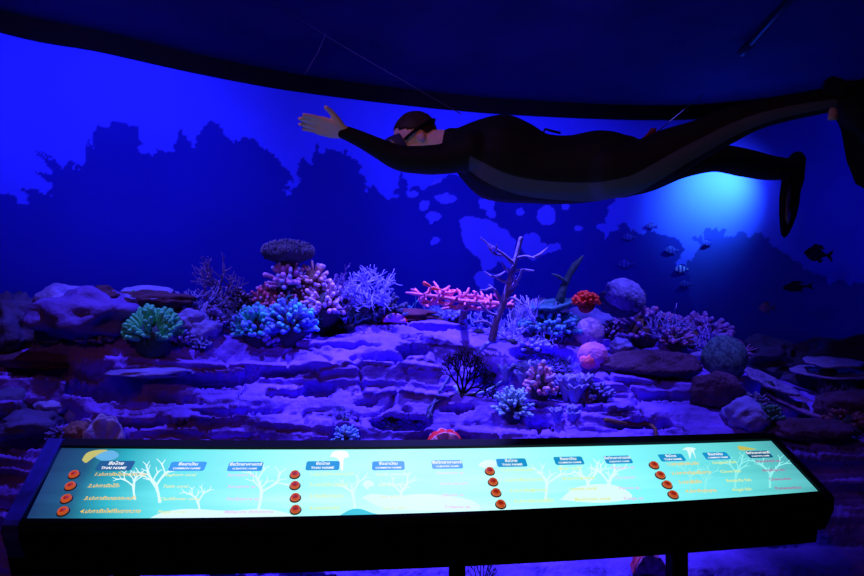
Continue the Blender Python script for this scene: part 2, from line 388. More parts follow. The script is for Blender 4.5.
# backlit graphic: uneven backlight, brighter mid-panel, put into the print's colour ramp
m_pan = bpy.data.materials.new('backlit_print'); m_pan.use_nodes = True
nt = m_pan.node_tree; b = nt.nodes['Principled BSDF']; b.inputs['Base Color'].default_value = (.02, .03, .03, 1); b.inputs['Roughness'].default_value = .7; b.inputs['Specular IOR Level'].default_value = .1
uvn = nt.nodes.new('ShaderNodeAttribute'); uvn.attribute_name = 'print_uv'
sep = nt.nodes.new('ShaderNodeSeparateXYZ'); nt.links.new(uvn.outputs['Vector'], sep.inputs[0])
rp = nt.nodes.new('ShaderNodeValToRGB'); e = rp.color_ramp
stops = [(0.0, (.008, .035, .13)), (.045, (.01, .08, .17)), (.09, (.02, .36, .46)), (.16, (.12, .72, .78)), (.30, (.34, .93, .95)), (.45, (.46, 1, 1)), (.60, (.40, 1, 1)), (.75, (.22, .9, .95)), (.88, (.13, .68, .72)), (.96, (.09, .50, .50)), (1.0, (.07, .36, .40))]
while len(e.elements) < len(stops): e.elements.new(.5)
for el, (p, c) in zip(e.elements, stops): el.position = p; el.color = (*c, 1)
nz = nt.nodes.new('ShaderNodeTexNoise'); nz.inputs['Scale'].default_value = 3.2; nz.inputs['Detail'].default_value = 3
nt.links.new(uvn.outputs['Vector'], nz.inputs['Vector'])
mrg = nt.nodes.new('ShaderNodeMapRange'); mrg.inputs[1].default_value = .42; mrg.inputs[2].default_value = .62; mrg.inputs[3].default_value = 0; mrg.inputs[4].default_value = .6
nt.links.new(nz.outputs['Fac'], mrg.inputs[0])
lw = nt.nodes.new('ShaderNodeMath'); lw.operation = 'MULTIPLY'; nt.links.new(mrg.outputs[0], lw.inputs[0])
mr2 = nt.nodes.new('ShaderNodeMapRange'); mr2.inputs[1].default_value = 1.0; mr2.inputs[2].default_value = 0.2; nt.links.new(sep.outputs['Y'], mr2.inputs[0]); nt.links.new(mr2.outputs[0], lw.inputs[1])
mixp = nt.nodes.new('ShaderNodeMix'); mixp.data_type = 'RGBA'; mixp.blend_type = 'SCREEN'
nt.links.new(lw.outputs[0], mixp.inputs['Factor']); nt.links.new(rp.outputs['Color'], mixp.inputs[6]); nt.links.new(rp.outputs['Color'], mixp.inputs[7])
nt.links.new(sep.outputs['X'], rp.inputs['Fac']); nt.links.new(mixp.outputs[2], b.inputs['Emission Color']); b.inputs['Emission Strength'].default_value = 1.12
mb = MB(); nvp = 9
def skew(u, t): return u + (1 - t) * .055 * max(0, 1 - (u - U0) / .5)
mb.grid([[cpan(skew(u, t), vb(u) + (vt(u) - vb(u)) * t) for t in np.linspace(0, 1, nvp)] for u in us_])
lp = mb.build('lit_graphic', m_pan, con)
at = lp.data.attributes.new('print_uv', 'FLOAT_VECTOR', 'POINT')
at.data.foreach_set('vector', [q for u in us_ for t in np.linspace(0, 1, nvp) for q in ((u - U0) / (U1 - U0), t, 0)])
tag(lp, 'glowing turquoise printed panel')

def sweep(prof, u_list, name, mat, parent=con):
    """prof(u) -> closed cross-section of console-local points, swept along the console"""
    rows = [prof(u) for u in u_list]; n = len(rows[0]); m = MB(); vs = [p for r in rows for p in r]; fs = []
    for i in range(len(rows) - 1):
        for k in range(n): fs.append((i * n + k, i * n + (k + 1) % n, (i + 1) * n + (k + 1) % n, (i + 1) * n + k))
    fs.append(tuple(reversed(range(n)))); fs.append(tuple((len(rows) - 1) * n + k for k in range(n)))
    m.add(vs, fs); return m.build(name, mat, parent, smooth=False)
dn = Vector((0, 0, -1)); fw = Vector((0, -1, 0))
sweep(lambda u: [cpan(u, vt(u), -.004), cpan(u, vt(u), .012), cpan(u, vt(u) + .035, .012), cpan(u, vt(u) + .035, -.05), cpan(u, vt(u), -.05)], us_, 'back_rail', M_steel)
sweep(lambda u: [cpan(u, vb(u), -.004), cpan(u, vb(u), .004), cpan(u, vb(u) - .012, .004), cpan(u, vb(u) - .035, -.012), cpan(u, vb(u) - .035, -.05), cpan(u, vb(u), -.05)], us_, 'front_rail', M_apron)
sweep(lambda u: [cpan(u, vb(u) - .03, -.03), cpan(u, vb(u) - .03, -.03) + dn * .135 - fw * .03, cpan(u, vt(u) + .02, -.05) + dn * .06, cpan(u, vt(u) + .02, -.05), cpan(u, vb(u), -.03)], us_, 'apron', M_apron)
for (ua, ub, h, lab) in ((U0 - .055, U0 - .004, .016, 'metal end cap with a painted blue sheen'), (U1 + .002, U1 + .028, .010, None)):
    c = sweep(lambda u: [cpan(skew(u, 0), vb(u) - .05, -.12), cpan(skew(u, 0), vb(u) - .05, -.03), cpan(skew(u, 0), vb(u) - .035, h - .006), cpan(skew(u, 0), vb(u) - .02, h), cpan(u, vt(u) + .03, h), cpan(u, vt(u) + .042, h - .01), cpan(u, vt(u) + .042, -.12)], [ua, (ua + ub) / 2, ub], 'end_cap', M_cap if lab else M_steel)
    if lab: tag(c, lab)
for u in (-1.0, .09, .88):
    mb = MB(); p = cpan(u, 0, -.10); mb.box((p.x, p.y + .03, (p.z) / 2), (.055, .06, p.z)); mb.box((p.x, p.y + .03, .01), (.16, .14, .02)); mb.build('post', M_apron, con, smooth=False)

# buttons
M_bez = M('button_ring', (0.75, 0.13, 0.03), .35, (0.65, 0.10, 0.02), spec=.5); M_btn = M('button_red', (0.60, 0.035, 0.012), .3, (.5, .025, .01), spec=.5)
m = M_bez.node_tree.nodes['Principled BSDF']; m.inputs['Emission Color'].default_value = (1, .16, .03, 1); m.inputs['Emission Strength'].default_value = .42
m = M_btn.node_tree.nodes['Principled BSDF']; m.inputs['Emission Color'].default_value = (1, .06, .015, 1); m.inputs['Emission Strength'].default_value = .22
M_col = M('button_collar', (.10, .08, .09), .4, spec=.5)
BT = [(74.2, 474.4), (70.6, 486), (66.7, 498.7), (63.3, 511.2), (294.9, 474.4), (295, 485.3), (295.4, 497.5), (295.6, 509.5), (489.8, 471), (493, 481.7), (496, 492.4), (500.7, 504), (653.9, 465), (660.2, 475), (667, 484.5), (673, 494.5)]
def rot_panel(): return Matrix((PL, PU, PN)).transposed()
RP = rot_panel()
def lathe(mb, prof, seg, f):
    vs = []; n = len(prof)
    for r, h in prof:
        for k in range(seg): an = 2 * math.pi * k / seg; vs.append(f(r * math.cos(an), r * math.sin(an), h))
    fs = [(i * seg + k, i * seg + (k + 1) % seg, (i + 1) * seg + (k + 1) % seg, (i + 1) * seg + k) for i in range(n - 1) for k in range(seg)]
    fs.append(tuple((n - 1) * seg + k for k in range(seg))); fs.append(tuple(reversed(range(seg)))); mb.add(vs, fs)
b0 = None
for (bx, by) in BT:
    u, v = uv(bx, by + 1); p = cpan(u, v, 0)
    if b0 is None:
        l = lambda a, b_, h: RP @ Vector((a, b_, h))
        mb = MB(); lathe(mb, [(.0150, 0), (.0150, .005), (.0136, .010), (.0100, .0115), (.0093, .005)], 24, l)
        b0 = mb.build('push_button', M_bez, con, p)
        mb = MB(); lathe(mb, [(.0090, .003), (.0090, .0085), (.007, .0105), (.003, .0112)], 20, l); mb.build('button_cap', M_btn, b0)
        mb = MB(); lathe(mb, [(.0180, 0), (.0180, .0015), (.0150, .003)], 24, l); mb.build('button_collar', M_col, b0)
    else:
        c = copy_tree(b0, con); c.location = p

# header plates and lettering
E_plate = ME('print_plate', (.006, .30, .62)); E_plate_d = ME('print_plate_dark', (.003, .10, .22)); E_white = ME('print_white', (.95, 1, 1)); E_yel = ME('print_yellow', (.95, .62, .06)); E_yel_p = ME('print_pale_yellow', (.75, .86, .28))
E_pink = ME('print_pink', (.78, .55, .86)); E_pink_d = ME('print_magenta', (.42, .10, .30)); E_silh = ME('print_coral_white', (.72, 1, .98)); E_silh_d = ME('print_coral_pale', (.28, .88, .86)); E_teal = ME('print_teal', (.05, .60, .72)); E_fish = ME('print_fish_yellow', (.55, .52, .10)); E_bluef = ME('print_fish_blue', (.12, .45, .72))
def text_mesh(lines, size, f, m, spacing=1.0, align='CENTER', bold=0.0, slant=0.0):
    """lines: [(text, a, b, size)] laid on the panel through f(a, b, h); added to MB m"""
    for (txt, a, b_, sz) in lines:
        cu = bpy.data.curves.new('lettering', 'FONT'); cu.body = txt; cu.size = sz; cu.align_x = align; cu.align_y = 'CENTER'; cu.offset = bold * sz; cu.shear = slant; cu.resolution_u = 2
        ob = bpy.data.objects.new('lettering', cu); C.objects.link(ob); bpy.context.view_layer.update()
        dg = bpy.context.evaluated_depsgraph_get(); me = bpy.data.meshes.new_from_object(ob.evaluated_get(dg))
        m.add([f(a + q.co.x, b_ + q.co.y, 0) for q in me.vertices], [tuple(p.vertices) for p in me.polygons])
        bpy.data.objects.remove(ob); bpy.data.curves.remove(cu); bpy.data.meshes.remove(me)
HD = [(115.3, 466, 36, 9.5), (187.7, 466.6, 36, 9), (245.5, 466.8, 34.5, 9), (322.8, 466, 33.5, 9), (388.4, 466, 32.5, 8.8), (447.2, 464.7, 31, 8.5), (511.6, 463, 30, 8.2), (568.8, 461, 29, 8), (618, 460, 27, 7.8), (671.7, 458, 25, 7.2), (716.3, 456.2, 25, 7.2), (758.8, 454.7, 24, 7)]
HT = [('ชื่อไทย', 'THAI NAME'), ('ชื่อสามัญ', 'COMMON NAME'), ('ชื่อวิทยาศาสตร์', 'SCIENTIFIC NAME')]
BODY = [[['1.ปะการังโขดเขากวาง', '2.ปะการังโต๊ะ', '3.ปะการังดอกกะหล่ำ', '4.ปะการังไฟกิ่งเขากวาง'], ['Staghorn coral', 'Table coral', 'Cauliflower coral', 'Finger coral'], ['Acropora sp.', 'Acropora sp.', 'Pocillopora sp.', 'Millepora dichotoma']],
        [['1.ดอกไม้ทะเลอานม้า', '2.ดอกไม้ทะเลเกาะ', '3.กัลปังหาแดง', '4.หอยมือเสือ'], ['Saddle anemone', 'Sea anemone', 'Sea whip', 'Giant clam'], ['Heteractis sp.', 'Stichodactyla', 'Ellisella sp.', 'Tridacna sp.']],
        [['1.ปะการังสมอง', '2.ปะการังเขากวาง', '3.ปะการังผักกาด', '4.ปะการังดอกเห็ด'], ['Brain coral', 'Branching coral', 'Lettuce coral', 'Mushroom coral'], ['Platygyra sp.', 'Acropora', 'Pavona sp.', 'Fungia sp.']],
        [['1.ปลาสลิดหินบั้ง', '2.ปลาการ์ตูนส้มขาว', '3.ปลาผีเสื้อ', '4.ปลาสินสมุทร'], ['Sergeant fish', 'Clown fish', 'Butterfly fish', 'Angel fish'], ['Abudefduf sp.', 'Amphiprion', 'Chaetodon', 'Pomacanthus']]]
ROWS = [[475, 486.5, 499, 512], [475, 485.5, 497, 509], [471, 481, 491.5, 502], [465, 474, 483, 492]]
for k, (hx, hy, hw, hh) in enumerate(HD):
    g, c = divmod(k, 3)
    u, v = uv(hx, hy); ul, vl = uv(hx - hw / 2, hy); ur, vr = uv(hx + hw / 2, hy); wd = ur - ul; _, va = uv(hx, hy - hh / 2); _, vb2 = uv(hx, hy + hh / 2); ht = va - vb2
    sl = float(np.polyval(np.polyder(cT), u)) * .8
    f = lambda a, b_, h, u=u, v=v, sl=sl: cpan(u + a, v + b_ + a * sl, .0012 + h)
    mb = MB(); r_ = .12 * ht; mb.prism([(-wd / 2 + r_, -ht / 2), (wd / 2 - r_, -ht / 2), (wd / 2, -ht / 2 + r_), (wd / 2, ht / 2 - r_), (wd / 2 - r_, ht / 2), (-wd / 2 + r_, ht / 2), (-wd / 2, ht / 2 - r_), (-wd / 2, -ht / 2 + r_)], 0, .0008, f)
    pl = mb.build('header_plate', E_plate_d if k in (0, 11) else E_plate, con, smooth=False)
    mb = MB(); th, en = HT[c]; f2 = lambda a, b_, h, f=f: f(a, b_, .0016)
    text_mesh([(th, 0, ht * .20, ht * .42), (en, 0, -ht * .27, ht * (.34, .27, .235)[c])], 0, f2, mb, bold=.03); mb.build('lettering', E_white, pl, smooth=False)
    mb = MB(); lines = []
    for r in range(4):
        tx = hx - hw / 2
        if g == 0: tx += (-1, -2, -3)[c] * 0 + ((-3, -9, -13, -17), (-6, -7, -10, -12), (-1, -1, -2, -4))[c][r]
        elif g == 1: tx += ((3, 3, 3, 3), (3, 6, 8, 10), (4, 8, 10, 12))[c][r]
        elif g == 2: tx += ((4, 8, 13, 17), (4, 8, 14, 20), (6, 10, 14, 19))[c][r]
        else: tx += ((7, 12, 19, 26), (8, 16, 22, 28), (8, 15, 22, 28))[c][r]
        a, b_ = uv(tx, ROWS[g][r] + (hy - HD[g * 3][1]) * .9); a2, _ = uv(hx, ROWS[g][r])
        lines.append((BODY[g][c][r], a - u, b_ - v - (a - u) * sl, (.0195, .0185, .0185, .0185)[g] if c == 0 else .0175))
    mt = [E_yel, E_yel_p, E_pink][c] if g == 0 else ([E_yel_p, E_yel_p, E_pink][c] if g < 3 else [E_yel, E_yel_p, E_pink_d][c])
    for ln_ in lines:
        mb = MB(); text_mesh([ln_], 0, f2, mb, align='LEFT', bold=.02, slant=.12); mb.build('name_lettering', mt, con, smooth=False)

# printed reef silhouettes on the graphic
def print_branch(mb, px, py, hpx, rnd, spread=.8, wid=2.2, lev=3):
    def rec(x, y, an, L, wd, l):
        x2, y2 = x + math.sin(an) * L * 1.2, y - math.cos(an) * L; q = (math.cos(an) * wd * .6, math.sin(an) * wd * .6); t = .62
        y2 = max(y2, 450)
        mb.add([cpan(*uv(*p_), .0006) for p_ in ((x - q[0], y - q[1]), (x + q[0], y + q[1]), (x2 + q[0] * t, y2 + q[1] * t), (x2 - q[0] * t, y2 - q[1] * t))], [(0, 1, 2, 3)])
        if l:
            for s in (-1, 1, rnd.choice((-.3, .3))): rec(x2 if abs(s) == 1 else (x + x2) / 2, y2 if abs(s) == 1 else (y + y2) / 2, an + s * spread * rnd.uniform(.5, 1), L * rnd.uniform(.55, .8), wd * .7, l - 1)
    rec(px, py, rnd.uniform(-.2, .2), hpx * .42, wid, lev)
for (px_, py_, h_, mt, sd, wd) in [(160, 503, 44, E_silh, 1, 2.6), (258, 512, 50, E_silh, 2, 2.6), (135, 500, 34, E_silh, 21, 2), (200, 514, 30, E_silh, 3, 2), (355, 508, 34, E_silh, 4, 2.2), (400, 505, 30, E_silh, 5, 2.2), (545, 502, 44, E_silh, 6, 2.4), (590, 500, 42, E_silh, 7, 2.6), (610, 497, 36, E_silh, 8, 2.6), (690, 492, 36, E_silh_d, 9, 1.6), (735, 488, 38, E_silh_d, 10, 2), (770, 488, 34, E_silh_d, 11, 2.2), (705, 494, 30, E_silh_d, 12, 1.6)]:
    mb = MB(); print_branch(mb, px_, py_, h_, random.Random(sd), wid=wd, lev=3); mb.build('printed_coral', mt, con, smooth=False)
def print_blob(name, pts, mt, h=.0007):
    n = 3; c = catmull(pts + [pts[0]], 4)[:-1]
    mb = MB(); mb.add([cpan(*uv(*p_), h) for p_ in c], [tuple(range(len(c)))]); return mb.build(name, mt, con, smooth=False)
print_blob('printed_jellyfish', [(330, 457), (333, 452), (340, 450.5), (347, 452), (349, 457), (344, 459), (343, 470), (341, 470), (338, 459)], E_white)
print_blob('printed_jellyfish', [(682, 450), (686, 447.6), (692, 447.6), (696, 449), (694, 451), (696, 459), (692, 452), (690, 459), (687, 451)], E_silh)
print_blob('printed_jellyfish', [(478, 465), (484, 461), (492, 460), (497, 463), (494, 467), (484, 468)], E_silh)
print_blob('printed_rock', [(150, 518), (165, 512), (190, 509), (230, 511), (262, 509), (286, 513), (288, 518), (220, 518.5)], E_silh)
print_blob('printed_rock', [(340, 515.5), (350, 510), (360, 509), (372, 513), (376, 514.8)], E_teal)
print_blob('printed_rock', [(362, 498), (372, 494), (395, 496), (428, 494), (470, 500), (478, 510), (430, 511), (385, 508)], E_silh)
print_blob('printed_rock', [(560, 500), (575, 488), (600, 484), (620, 487), (632, 498), (600, 503)], E_silh)
print_blob('printed_fish', [(82, 460), (87, 453), (98, 450), (108, 450.5), (100, 454), (93, 458), (86, 463)], E_fish)
print_blob('printed_fish', [(95, 457.5), (100, 453), (112, 450.5), (119, 455), (114, 459.5), (103, 461)], E_bluef)
print_blob('printed_fish', [(739, 450), (738, 446), (750, 448), (756, 449.5), (745, 450.5)], E_fish)
print_blob('printed_fish', [(362, 485), (366, 480.5), (372, 481.5), (374, 486), (369, 487), (368, 490)], E_silh)

# ------------------------------------------------------------------ diver figure
M_suit = bpy.data.materials.new('wetsuit_neoprene'); M_suit.use_nodes = True
nt = M_suit.node_tree; b = nt.nodes['Principled BSDF']; b.inputs['Roughness'].default_value = .7; b.inputs['Specular IOR Level'].default_value = .15
at = nt.nodes.new('ShaderNodeAttribute'); at.attribute_name = 'stripe'
rp = nt.nodes.new('ShaderNodeValToRGB'); rp.color_ramp.interpolation = 'LINEAR'
rp.color_ramp.elements[0].position = .5; rp.color_ramp.elements[0].color = (.010, .008, .010, 1); rp.color_ramp.elements[1].position = .53; rp.color_ramp.elements[1].color = (.075, .07, .11, 1)
nt.links.new(at.outputs['Fac'], rp.inputs['Fac']); nt.links.new(rp.outputs['Color'], b.inputs['Base Color'])
M_skin = M('mannequin_skin', (.95, .56, .52), .55, (.9, .5, .45), 6)
M_hair = M('dark_brown_hair', (.05, .025, .02), .6, (.03, .015, .012), 40)
M_rub = M('black_rubber', (.008, .008, .011), .75, spec=.1)
M_maskrim = M('mask_skirt', (.05, .04, .12), .3, spec=.5)
M_lens = M('mask_lens', (.75, .33, .33), .12, (.6, .25, .3), spec=.8)

def cap_tube(mb, chain, seg=14, n=8):
    """chain: [(point, radius)] -> smooth tube"""
    P = np.array([list(p) + [r] for p, r in chain]); c = catmull(P, n)
    mb.tube([Vector(q[:3]) for q in c], [max(q[3], .002) for q in c], seg)
    mb.ball(chain[0][0], chain[0][1], 12, 8); mb.ball(chain[-1][0], chain[-1][1], 12, 8)
def chain_px(rows): return [(D(a, b_, d), r * d / F) for a, b_, d, r in rows]
def voxel(mb, name, mat, parent, size, it=6, fac=.5):
    o = mb.build(name, mat, parent)
    m1 = o.modifiers.new('remesh', 'REMESH'); m1.mode = 'VOXEL'; m1.voxel_size = size; m1.use_smooth_shade = True
    m2 = o.modifiers.new('smooth', 'SMOOTH'); m2.factor = fac; m2.iterations = it
    bpy.context.view_layer.update(); dg = bpy.context.evaluated_depsgraph_get()
    me = bpy.data.meshes.new_from_object(o.evaluated_get(dg)); o.modifiers.clear(); o.data = me
    if not me.materials: me.materials.append(mat)
    me.polygons.foreach_set('use_smooth', [True] * len(me.polygons)); return o

DO = D(600, 168, 2.2)
diver = empty('person', DO, 'wetsuited diver figure hanging face down from wires, one arm reaching out', 'person')
TORSO = [(452, 143, 2.27, 15), (470, 149, 2.26, 30), (492, 156, 2.25, 42), (515, 163, 2.24, 41), (540, 169, 2.22, 35), (570, 170, 2.2, 34), (600, 166, 2.18, 35), (622, 167, 2.17, 31)]
NLEG = [(608, 171, 2.12, 28), (640, 166, 2.1, 26), (670, 153, 2.08, 25), (700, 139, 2.05, 20), (730, 125, 2.03, 18), (757, 115.5, 2.0, 14.5), (785, 109, 1.98, 13), (812, 104, 1.96, 12), (834, 101, 1.95, 11)]
FLEG = [(612, 172, 2.28, 27), (645, 170, 2.31, 23), (680, 163, 2.34, 16), (715, 158, 2.37, 14), (745, 163, 2.39, 14), (770, 168, 2.41, 12.5), (794, 169, 2.42, 10)]
NARM = [(470, 150, 2.16, 21), (448, 158, 2.15, 16), (425, 160, 2.14, 14.5), (400, 158, 2.13, 13), (380, 149, 2.11, 10.5), (360, 139, 2.08, 8.5), (342, 131.5, 2.06, 7)]
FARM = [(478, 150, 2.40, 18), (500, 172, 2.50, 13), (530, 188, 2.52, 11), (560, 190, 2.50, 9), (590, 186, 2.45, 7)]
def off(rows, k): return [(p - DO, r * k) for p, r in chain_px(rows)]
suit = MB()
for ch in (TORSO, NLEG, FLEG, NARM, FARM): cap_tube(suit, off(ch, 1.0))
suit_o = voxel(suit, 'wetsuit', M_suit, diver, .009, 5)
tag(suit_o, 'black wetsuit with a grey side stripe')
# stripe value per vertex: distance below the body's axis on the viewer's side
axis = catmull([(a, b_) for a, b_ in [(462, 157), (478, 168), (498, 179), (520, 186), (545, 190), (580, 192), (605, 191), (632, 185), (655, 173), (680, 158), (704, 145), (730, 131), (757, 120), (785, 112), (812, 107), (834, 103)]], 8)
wid = np.interp(axis[:, 0], [460, 480, 520, 620, 660, 700, 760, 834], [5, 8, 9, 10, 9, 8, 6, 4.5])
n = len(suit_o.data.vertices); co = np.zeros(n * 3); suit_o.data.vertices.foreach_get('co', co); co = co.reshape(-1, 3) + np.array(DO)
sx_, sy_ = 432 + F * co[:, 0] / co[:, 1], 288 - F * (co[:, 2] - 1.6) / co[:, 1]
dd = ((sx_[:, None] - axis[None, :, 0]) ** 2 + (sy_[:, None] - axis[None, :, 1]) ** 2); ii = dd.argmin(1)
nv_ = np.zeros(n * 3); suit_o.data.vertices.foreach_get('normal', nv_); nv_ = nv_.reshape(-1, 3)
val = .5 + (wid[ii] - np.sqrt(dd[np.arange(n), ii])) * .05
val[(nv_[:, 1] > .25) | (co[:, 1] > 2.3) | (sx_ < 468)] = 0
fa = suit_o.data.attributes.new('stripe', 'FLOAT', 'POINT'); fa.data.foreach_set('value', np.clip(val, 0, 1))

# body: head, neck, hands and limbs as one surface (the suit covers most of it)
HC = D(415, 137, 2.29) - DO; hr = .068
fdir = Vector((-.86, -.12, -.50)).normalized(); updir = (Vector((-.50, 0, .86)) - fdir * Vector((-.50, 0, .86)).dot(fdir)).normalized(); sdir = fdir.cross(updir).normalized()
def H(f, u, s): return HC + fdir * f + updir * u + sdir * s
body = MB()
for ch in (TORSO, NLEG, FLEG, NARM, FARM): cap_tube(body, off(ch, .8))
cap_tube(body, off([(412, 139, 2.29, 12), (428, 141, 2.28, 11.5), (444, 142, 2.275, 12), (458, 146, 2.27, 15)], 1))
def ball_o(mb, c, rf, ru, rs):
    vs = MB(); vs.ball((0, 0, 0), 1, 20, 14); mb.add([c + fdir * (q[0] * rf) + updir * (q[1] * ru) + sdir * (q[2] * rs) for q in vs.v], vs.f)
ball_o(body, H(-.005, .012, 0), .088, .080, .068)        # cranium
ball_o(body, H(.030, -.045, 0), .052, .062, .050)         # face and jaw
ball_o(body, H(.058, -.098, 0), .022, .02, .026)          # chin
body.tube([H(.078, .0, 0), H(.098, -.038, 0), H(.082, -.048, 0)], [.008, .013, .010], 8)   # nose
body.tube([H(.070, -.068, -.02), H(.078, -.068, 0), H(.070, -.068, .02)], [.005, .007, .005], 8)   # lips
for s in (-1, 1):
    ball_o(body, H(.078, -.002, s * .026), .012, .010, .016)
    ball_o(body, H(-.008, -.018, s * .066), .018, .028, .010)   # ears
# hands: palm, four fingers and a thumb
def hand(mb, wrist, dir_, side, nor, L=.185, spread=1.0, curl=.25, thumb_up=1.0):
    W = lambda a, b_, c: wrist + dir_ * a + side * b_ + nor * c
    for k, bb in enumerate((-.028, -.010, .010, .028)):
        mb.tube([W(-.01, bb * .5, 0), W(.04, bb * .85, 0), W(.09, bb, .002)], [.012, .0135, .0115], 10)
        ln = (.056, .073, .080, .071)[k] * L / .185; a = (bb / .028) * .13 * spread; r = (.0072, .0082, .0085, .0082)[k]
        p = W(.088, bb, .002); pts = [p]; an = 0
        for sgm in (.45, .32, .25):
            an += curl * (.5 if sgm == .45 else 1)
            d = (dir_ * math.cos(an) + nor * math.sin(an)) + side * a; p = p + d.normalized() * ln * sgm; pts.append(p)
        mb.tube(pts, [r * 1.05, r, r * .92, r * .8], 10)
    mb.tube([W(.012, .020, .002), W(.040, .042, .006), W(.066, .062, .008), W(.092, .076, .004)], [.014, .0135, .0105, .0085], 10)
wr = D(343, 132, 2.06) - DO
hd = (D(304, 121, 1.99) - D(343, 131.5, 2.06)).normalized(); hs = Vector((.25, -1.0, .85)); hs = (hs - hd * hs.dot(hd)).normalized(); hn = hd.cross(hs)
hand(body, wr, hd, hs, hn, curl=-.10, spread=.3)
w2 = D(592, 186, 2.45) - DO; hd2 = Vector((1, .05, -.1)).normalized(); hs2 = Vector((0, -1, 0)); hs2 = (hs2 - hd2 * hs2.dot(hd2)).normalized()
hand(body, w2, hd2, hs2, hd2.cross(hs2), curl=.2)
bo = voxel(body, 'body', M_skin, diver, .0045, 3, .45); tag(bo, 'pale bare hand, neck and face')
# hair
hair = MB(); vs = MB(); vs.ball((0, 0, 0), 1, 30, 20)
pts = []
for q in vs.v:
    q = Vector(q); k = 1 + .05 * noise.noise(Vector(q) * 6)
    pts.append(H(-.010, .018, 0) + fdir * (q.x * .090 * k) + updir * (q.y * .082 * k) + sdir * (q.z * .074 * k))
keep = [f_ for f_ in vs.f if all((Vector(vs.v[i]).x * .8 - Vector(vs.v[i]).y) < .28 for i in f_)]
hair.add(pts, keep); ho = hair.build('hair', M_hair, diver); sm = ho.modifiers.new('thick', 'SOLIDIFY'); sm.thickness = .008; tag(ho, 'short dark brown hair')
# mask
msk = MB()
def mask_ring(f0, wu, ws, r=.0): return [H(f0, -.004 + wu * math.copysign(abs(math.sin(t)) ** .6, math.sin(t)), ws * math.copysign(abs(math.cos(t)) ** .6, math.cos(t))) for t in np.linspace(0, 2 * math.pi, 28, endpoint=False)]
rings = [mask_ring(.060, .042, .066), mask_ring(.100, .046, .070), mask_ring(.118, .045, .068), mask_ring(.118, .034, .058), mask_ring(.106, .033, .057)]
vsq = [p for r_ in rings for p in r_]; msk.add(vsq, [(i * 28 + k, i * 28 + (k + 1) % 28, (i + 1) * 28 + (k + 1) % 28, (i + 1) * 28 + k) for i in range(4) for k in range(28)])
mo = msk.build('diving_mask', M_maskrim, diver)
ln = MB(); r_ = mask_ring(.122, .036, .061); ln.add(r_ + [p - fdir * .016 for p in r_], [tuple(range(28)), tuple(reversed(range(28, 56)))] + [(k, (k + 1) % 28, 28 + (k + 1) % 28, 28 + k) for k in range(28)]); ln.build('lens', M_lens, mo, smooth=False)
st = MB(); sp = [H(-.008 + .092 * math.cos(t), .004 + .012 * math.cos(t) * -1, .082 * math.sin(t)) for t in np.linspace(R(50), R(310), 24)]
st.tube(sp, .011, 8, .35); st.build('strap', M_rub, mo)
# open-heel fins on both feet
def fin(mb, ankle, dir_, wdir, L, W_, t=.012, prof=None):
    n_ = dir_.cross(wdir).normalized(); prof = prof or [(0, .35), (.15, .42), (.3, .5), (.6, .85), (.85, 1.0), (.95, .85), (1, .45)]
    rows = []
    for a, wk in prof:
        hw = W_ * wk / 2; row = []
        for s in np.linspace(-1, 1, 9):
            rib = .010 if abs(s) > .95 or abs(s) < .1 else 0
            row.append((ankle + dir_ * (a * L) + wdir * (s * hw), t * (1.2 - a) * .5 + rib * (1 - a * .6)))
        rows.append(row)
    up_ = [[p + n_ * h for p, h in r_] for r_ in rows]; lo_ = [[p - n_ * h for p, h in r_] for r_ in rows]
    mb.grid(up_); mb.grid([list(reversed(r_)) for r_ in lo_])
    ni_, nj_ = len(rows), 9
    edge = [(i, 0) for i in range(ni_)] + [(ni_ - 1, j) for j in range(1, nj_)] + [(i, nj_ - 1) for i in range(ni_ - 2, -1, -1)] + [(0, j) for j in range(nj_ - 2, 0, -1)]
    vs = [up_[i][j] for i, j in edge] + [lo_[i][j] for i, j in edge]; m_ = len(edge)
    mb.add(vs, [(k, (k + 1) % m_, m_ + (k + 1) % m_, m_ + k) for k in range(m_)])
    # foot pocket
    mb.tube([ankle - dir_ * .06 , ankle + dir_ * .04, ankle + dir_ * .17], [.045, .052, .03], 12, .75)
M_blade = M('fin_lit_blue', (.16, .14, .55), .25, (.04, .04, .2), 20, spec=.6)  # blue light on the dark fin's face, painted as a patch
fm = MB(); an_ = D(794, 172, 2.42) - DO; fd = (D(785, 236, 2.36) - D(796, 170, 2.42)).normalized(); fwv = (Vector((.75, .65, .12))); fwv = (fwv - fd * fwv.dot(fd)).normalized()
fin(fm, an_, fd, fwv, (D(785, 236, 2.36) - D(796, 172, 2.42)).length, .24, prof=[(0, .4), (.15, .55), (.35, .72), (.55, .72), (.75, .55), (.9, .34), (1, .10)])
fo = fm.build('swim_fin', M_rub, diver); bl = MB(); n_ = fd.cross(fwv).normalized(); s_ = 1 if n_.y < 0 else -1
bl.add([an_ + fd * a + fwv * b_ + n_ * s_ * .0135 for a, b_ in ((.06, -.03), (.10, -.062), (.16, -.062), (.22, -.030), (.245, -.004), (.20, .0), (.12, -.004))] + [an_ + fd * a + fwv * b_ + n_ * s_ * .002 for a, b_ in ((.06, -.03), (.10, -.062), (.16, -.062), (.22, -.030), (.245, -.004), (.20, .0), (.12, -.004))], [tuple(range(7)), tuple(reversed(range(7, 14)))] + [(k, (k + 1) % 7, 7 + (k + 1) % 7, 7 + k) for k in range(7)])
bl.build('fin_lit_patch', M_blade, fo, smooth=False)
fm = MB(); an_ = D(842, 99, 1.95) - DO; fd = (D(893, 172, 1.84) - D(842, 99, 1.95)).normalized(); fwv = Vector((.55, -.62, .5)); fwv = (fwv - fd * fwv.dot(fd)).normalized(); fin(fm, an_, fd, fwv, .34, .20); fm.tube([an_ + Vector((-.03, 0, .01)), an_ + Vector((.03, .0, .02)), an_ + fd * .1], [.05, .06, .05], 10)
fm.build('swim_fin', M_rub, diver)
